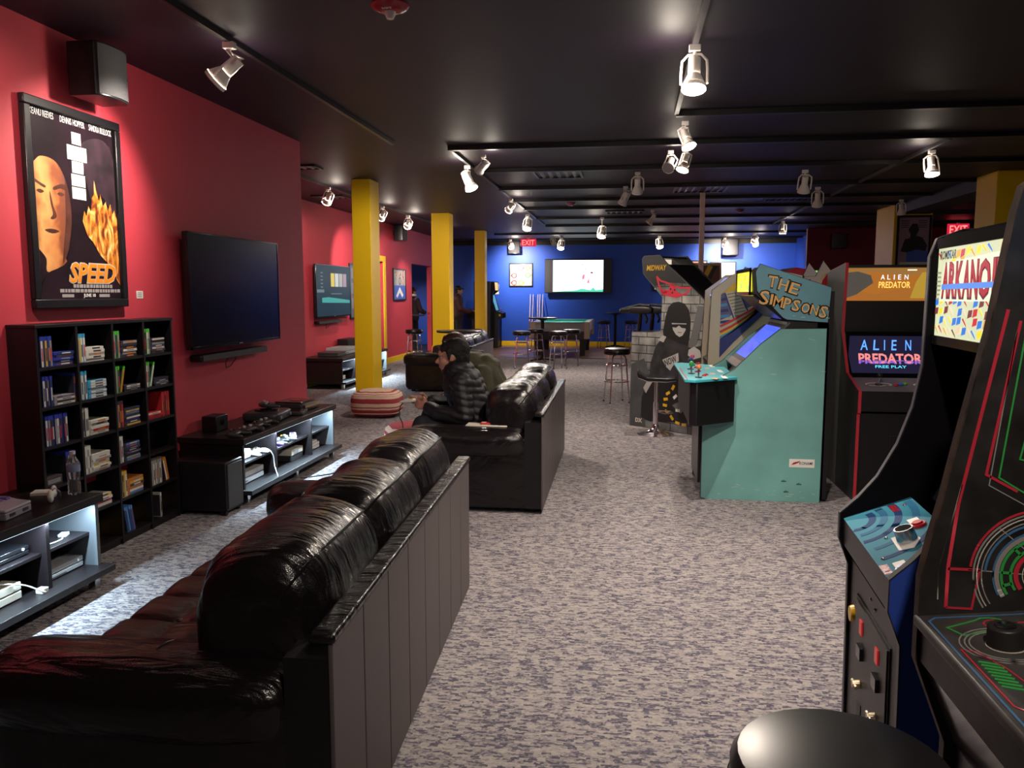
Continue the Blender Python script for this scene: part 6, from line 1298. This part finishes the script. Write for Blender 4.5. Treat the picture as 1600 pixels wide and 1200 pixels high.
# coin door on the front
M = face((.045, .03), (.036, .76), .02, .58)
decal([(-.17, .26), (.2, .26), (.2, .66), (-.17, .66)], 'black', t, M, .0, .004, 'door_gap'); d = decal([(-.16, .27), (.19, .27), (.19, .65), (-.16, .65)], 'front_dark', t, M, .004, .004, 'coin_door')
for k, x in enumerate((-.08, .1)):
    decal([(x - .014, .575), (x + .014, .575), (x + .014, .615), (x - .014, .615)], mat('slot_red', (.4, .02, .02), .3, emit=(.9, .04, .04), es=.25), d, M, .008, .004, 'coin_button'); decal([(x + .005 - .02, .51), (x + .03, .51), (x + .03, .545), (x - .015, .545)], 'black_gloss', d, M, .008, .01, 'coin_slot')
    b = M @ V((x, .43, .008)); nn = M.to_3x3() @ V((0, 0, 1)); MB().cyl(b, b + nn * .02, .012, .01, 12).cyl(b + nn * .014 + V((0, .025, 0)), b + nn * .014 - V((0, .025, 0)), .005, n=8).build('lock', mat('brass_lock', (.6, .5, .35), .3, .8), d)
    decal([(x - .02, .32), (x + .025, .32), (x + .025, .38), (x - .02, .38)], 'black', d, M, .008, .002, 'return_slot')
b = M @ V((.17, .42, .008)); MB().cyl(b, b + nn * .012, .014, n=14).build('door_lock', 'steel', d); b = M @ V((.22, .4, 0)); MB().cyl(b, b + nn * .01, .014, n=14).build('side_lock', 'steel', t)
b = M @ V((-.22, .58, 0)); MB().cyl(b, b + nn * .012, .026, .022, 16).build('start_button', 'btn_yellow', t)
for x, z in ((-.02, .70), (.03, .69)): b = M @ V((x, z, 0)); MB().sph(b, .005, 8, 6).build('bolt', 'steel', t)

# ---- nearest machine on the right edge, glowing-line artwork on its inner side
prof = [(.06, 0), (.06, .70), (.0, .86), (.0, .945), (.0, .952), (.0, 1.02), (.012, 1.09), (.03, 1.17), (.05, 1.28), (.09, 1.48), (.12, 1.69), (.13, 1.735), (.18, 1.775), (.75, 1.82), (.75, 0)]
t, bd = cabinet('worn black arcade machine with neon line artwork at the right edge', (.55, .93), 0, .64, prof, mat('tron_side', (.022, .02, .02), .38, var=.5, vscale=14), mat('worn_wood', (.045, .026, .017), .6, var=.95, vscale=22),
    [('front_panel', 'satin_black', (.075, .03), (.075, .70), .02), ('control_front', mat('gloss_front', (.05, .045, .05), .12), (.075, .70), (.008, .86), .02), ('control_lip', mat('cp_dark', (.05, .046, .046), .45, var=.35, vscale=20), (.004, .86), (.004, .93), .02), ('screen_glass', 'black_gloss', (.34, 1.0), (.58, 1.55), .02), ('bezel', 'black', (.3, .985), (.36, 1.0), .02), ('marquee', mat('marq_cyan', (.02, .05, .08), .3, emit=(.02, .12, .3), es=.8), (.2, 1.58), (.17, 1.76), .015), ('speaker_panel', 'black', (.56, 1.56), (.2, 1.58), .02), ('top_panel', 'black', (.16, 1.77), (.74, 1.81), .02), ('back_panel', 'black', (.74, 1.8), (.74, .02), .02)])
o = MB().prism([(-.008, .925), (-.008, .945), (.34, .985), (.34, .965)], 'y', -.012, .632).build('control_panel', 'cp_dark', t, .006)
NEON = {'red': (.55, .03, .055), 'green': (.04, .36, .07), 'blue': (.06, .17, .34), 'grey': (.3, .28, .27), 'white': (.6, .56, .5)}
nm = lambda c: mat('neon_' + c, NEON[c], .4)
I = basis((0, .6195, 0), (1, 0, 0), (0, 0, 1))           # inner face of the far side panel, looking at the camera
for pts, c, wd in (([(.118, 1.52), (.056, 1.165), (.045, 1.045), (.045, .965)], 'red', .006), ([(.14, 1.5), (.10, 1.22), (.155, 1.19)], 'red', .005), ([(.135, 1.48), (.106, 1.2), (.17, 1.165)], 'grey', .002), ([(.15, 1.48), (.122, 1.215), (.18, 1.18)], 'green', .003), ([(.2, 1.5), (.155, 1.25), (.2, 1.24), (.3, 1.27)], 'green', .003), ([(.045, 1.04), (.1, 1.04)], 'red', .005), ([(.045, .965), (.09, .965), (.1, 1.04)], 'red', .004), ([(.03, .98), (.028, 1.04), (.06, 1.2)], 'white', .002), ([(.08, 1.04), (.19, 1.035)], 'grey', .002), ([(.13, 1.12), (.19, 1.07)], 'grey', .002)):
    stroke(pts, wd, nm(c), t, I, 0, .0008)
cx, cz = .205, 1.035
for r, c, wd, a0, a1 in ((.122, 'red', .004, 95, 175), (.116, 'grey', .003, 60, 215), (.110, 'white', .002, 60, 215), (.102, 'grey', .002, 60, 215), (.096, 'blue', .004, 60, 178), (.082, 'blue', .003, 60, 210), (.076, 'grey', .008, 40, 215), (.068, 'green', .005, 50, 215), (.052, 'green', .005, 50, 215), (.043, 'red', .008, 30, 220), (.032, 'white', .0015, 0, 360)): stroke(arc(cx, cz, r, a0, a1, 26), wd, nm(c), t, I, .0, .0009, name='printed_arc')
for a in (95, 135, 178, 200):
    q = math.radians(a); stroke([(cx + .052 * math.cos(q), cz + .052 * math.sin(q)), (cx + .068 * math.cos(q), cz + .068 * math.sin(q))], .005, nm('green'), t, I, .0, .0009)
Mp = basis((-.008, .31, .9455), (0, -1, 0), (.365, 0, .04))   # control panel print: x to the right (towards the camera), y away from the player
Z = lambda pts, c, wd: stroke(pts, wd, nm(c), t, Mp, 0, .0008)
Z([(-.28, .22), (-.295, .19), (-.295, .03), (-.28, .015), (.3, .015)], 'blue', .004)
Z([(-.275, .09), (-.285, .105), (-.285, .12), (-.275, .135), (-.25, .135), (-.235, .115), (-.215, .05), (-.25, .035), (-.275, .09)], 'green', .004)
Z([(-.2, .1), (-.26, .16), (-.25, .19), (-.22, .2), (-.14, .17)], 'red', .004); Z([(-.29, .2), (-.27, .23), (-.24, .23), (-.12, .2)], 'green', .004)
for r in (.03, .055, .062, .07): Z(arc(-.17, .1, r, 0, 360, 28), 'grey' if r > .04 else 'white', .0025)
for q in ((-.255, .12), (-.24, .22)):
    for r in (.012, .02): Z(arc(q[0], q[1], r, 0, 360, 16), 'red', .003)
Z([(-.15, .045), (-.16, .025), (.03, .025), (.07, .055), (.05, .085), (-.09, .065), (-.15, .045)], 'red', .003); Z([(-.04, .2), (.0, .1), (.25, .1)], 'blue', .004)
for k in range(8):
    Z([(-.115 + k * .012, .034), (-.1 + k * .012, .062)], 'green', .006); Z([(-.06 + k * .014, .11), (-.045 + k * .014, .16)], 'green', .006)
b = Mp @ V((-.17, .1, 0)); nn = Mp.to_3x3() @ V((0, 0, 1))
s = MB().cyl(b, b + nn * .035, .03, .027, 28).build('spinner_knob', mat('knob', (.02, .018, .018), .45), t, .003); MB().cyl(b + nn * .035, b + nn * .0365, .017, .015, 20).build('knob_dimple', 'black_gloss', s)
b = Mp @ V((-.03, .25, 0)); s = MB().cyl(b, b + nn * .05, .03, .024, 16).build('trigger_stick', 'black', t); MB().caps(b + nn * .05, b + nn * .13, .019, .023, 12).build('stick_grip', mat('grip_blue', (.04, .12, .4), .3), s); MB().cyl(b + nn * .03 + V((-.026, 0, 0)), b + nn * .03 + V((-.034, 0, 0)), .006, n=8).build('screw', 'steel', s)

# ---- two dark machines by the third pillar
prof = [(.0, 0), (.0, .8), (-.12, .84), (-.12, .98), (.05, 1.03), (.2, 1.5), (.08, 1.6), (.1, 1.85), (.68, 1.85), (.68, 0)]
t, bd = cabinet('dark arcade machine by the third pillar facing the pool table', (-3.62, 22.95), 180, .65, prof, 'black', 'satin_black', [('front_panel', 'black', (.02, .03), (.02, .8), .02), ('control_panel', 'satin_black', (-.11, .98), (.05, 1.03), .02), ('screen', mat('screen_teal', (.02, .04, .05), .2, emit=(.1, .35, .4), es=.8), (.08, 1.05), (.2, 1.48), .02), ('marquee', mat('marq_gold', (.3, .2, .05), .3, emit=(.8, .55, .08), es=.8), (.09, 1.61), (.11, 1.83), .02)])
M = basis((0, .6505, 0), (-1, 0, 0), (0, 0, 1))
for x, z, c in ((-.4, .55, 'coin_red'), (.05, .92, 'btn_yellow'), (-.3, .9, 'btn_red')): decal([(x - .03, z - .03), (x + .03, z - .03), (x + .03, z + .03), (x - .03, z + .03)], c, t, M, 0, .001, 'sticker')
joystick(t, -.04, .3, 1.0, 'btn_red')
t, bd = cabinet('dark arcade machine with teal screen played by the person in the jersey', (-4.25, 21.75), 0, .5, prof[:-2] + [(.5, 1.85), (.5, 0)], 'black', 'satin_black', [('front_panel', 'black', (.02, .03), (.02, .8), .02), ('control_panel', 'satin_black', (-.11, .98), (.05, 1.03), .02), ('screen', 'screen_teal', (.06, 1.05), (.2, 1.48), .02), ('marquee', 'marq_gold', (.09, 1.61), (.11, 1.83), .02)])
joystick(t, -.04, .25, 1.0, 'btn_red')
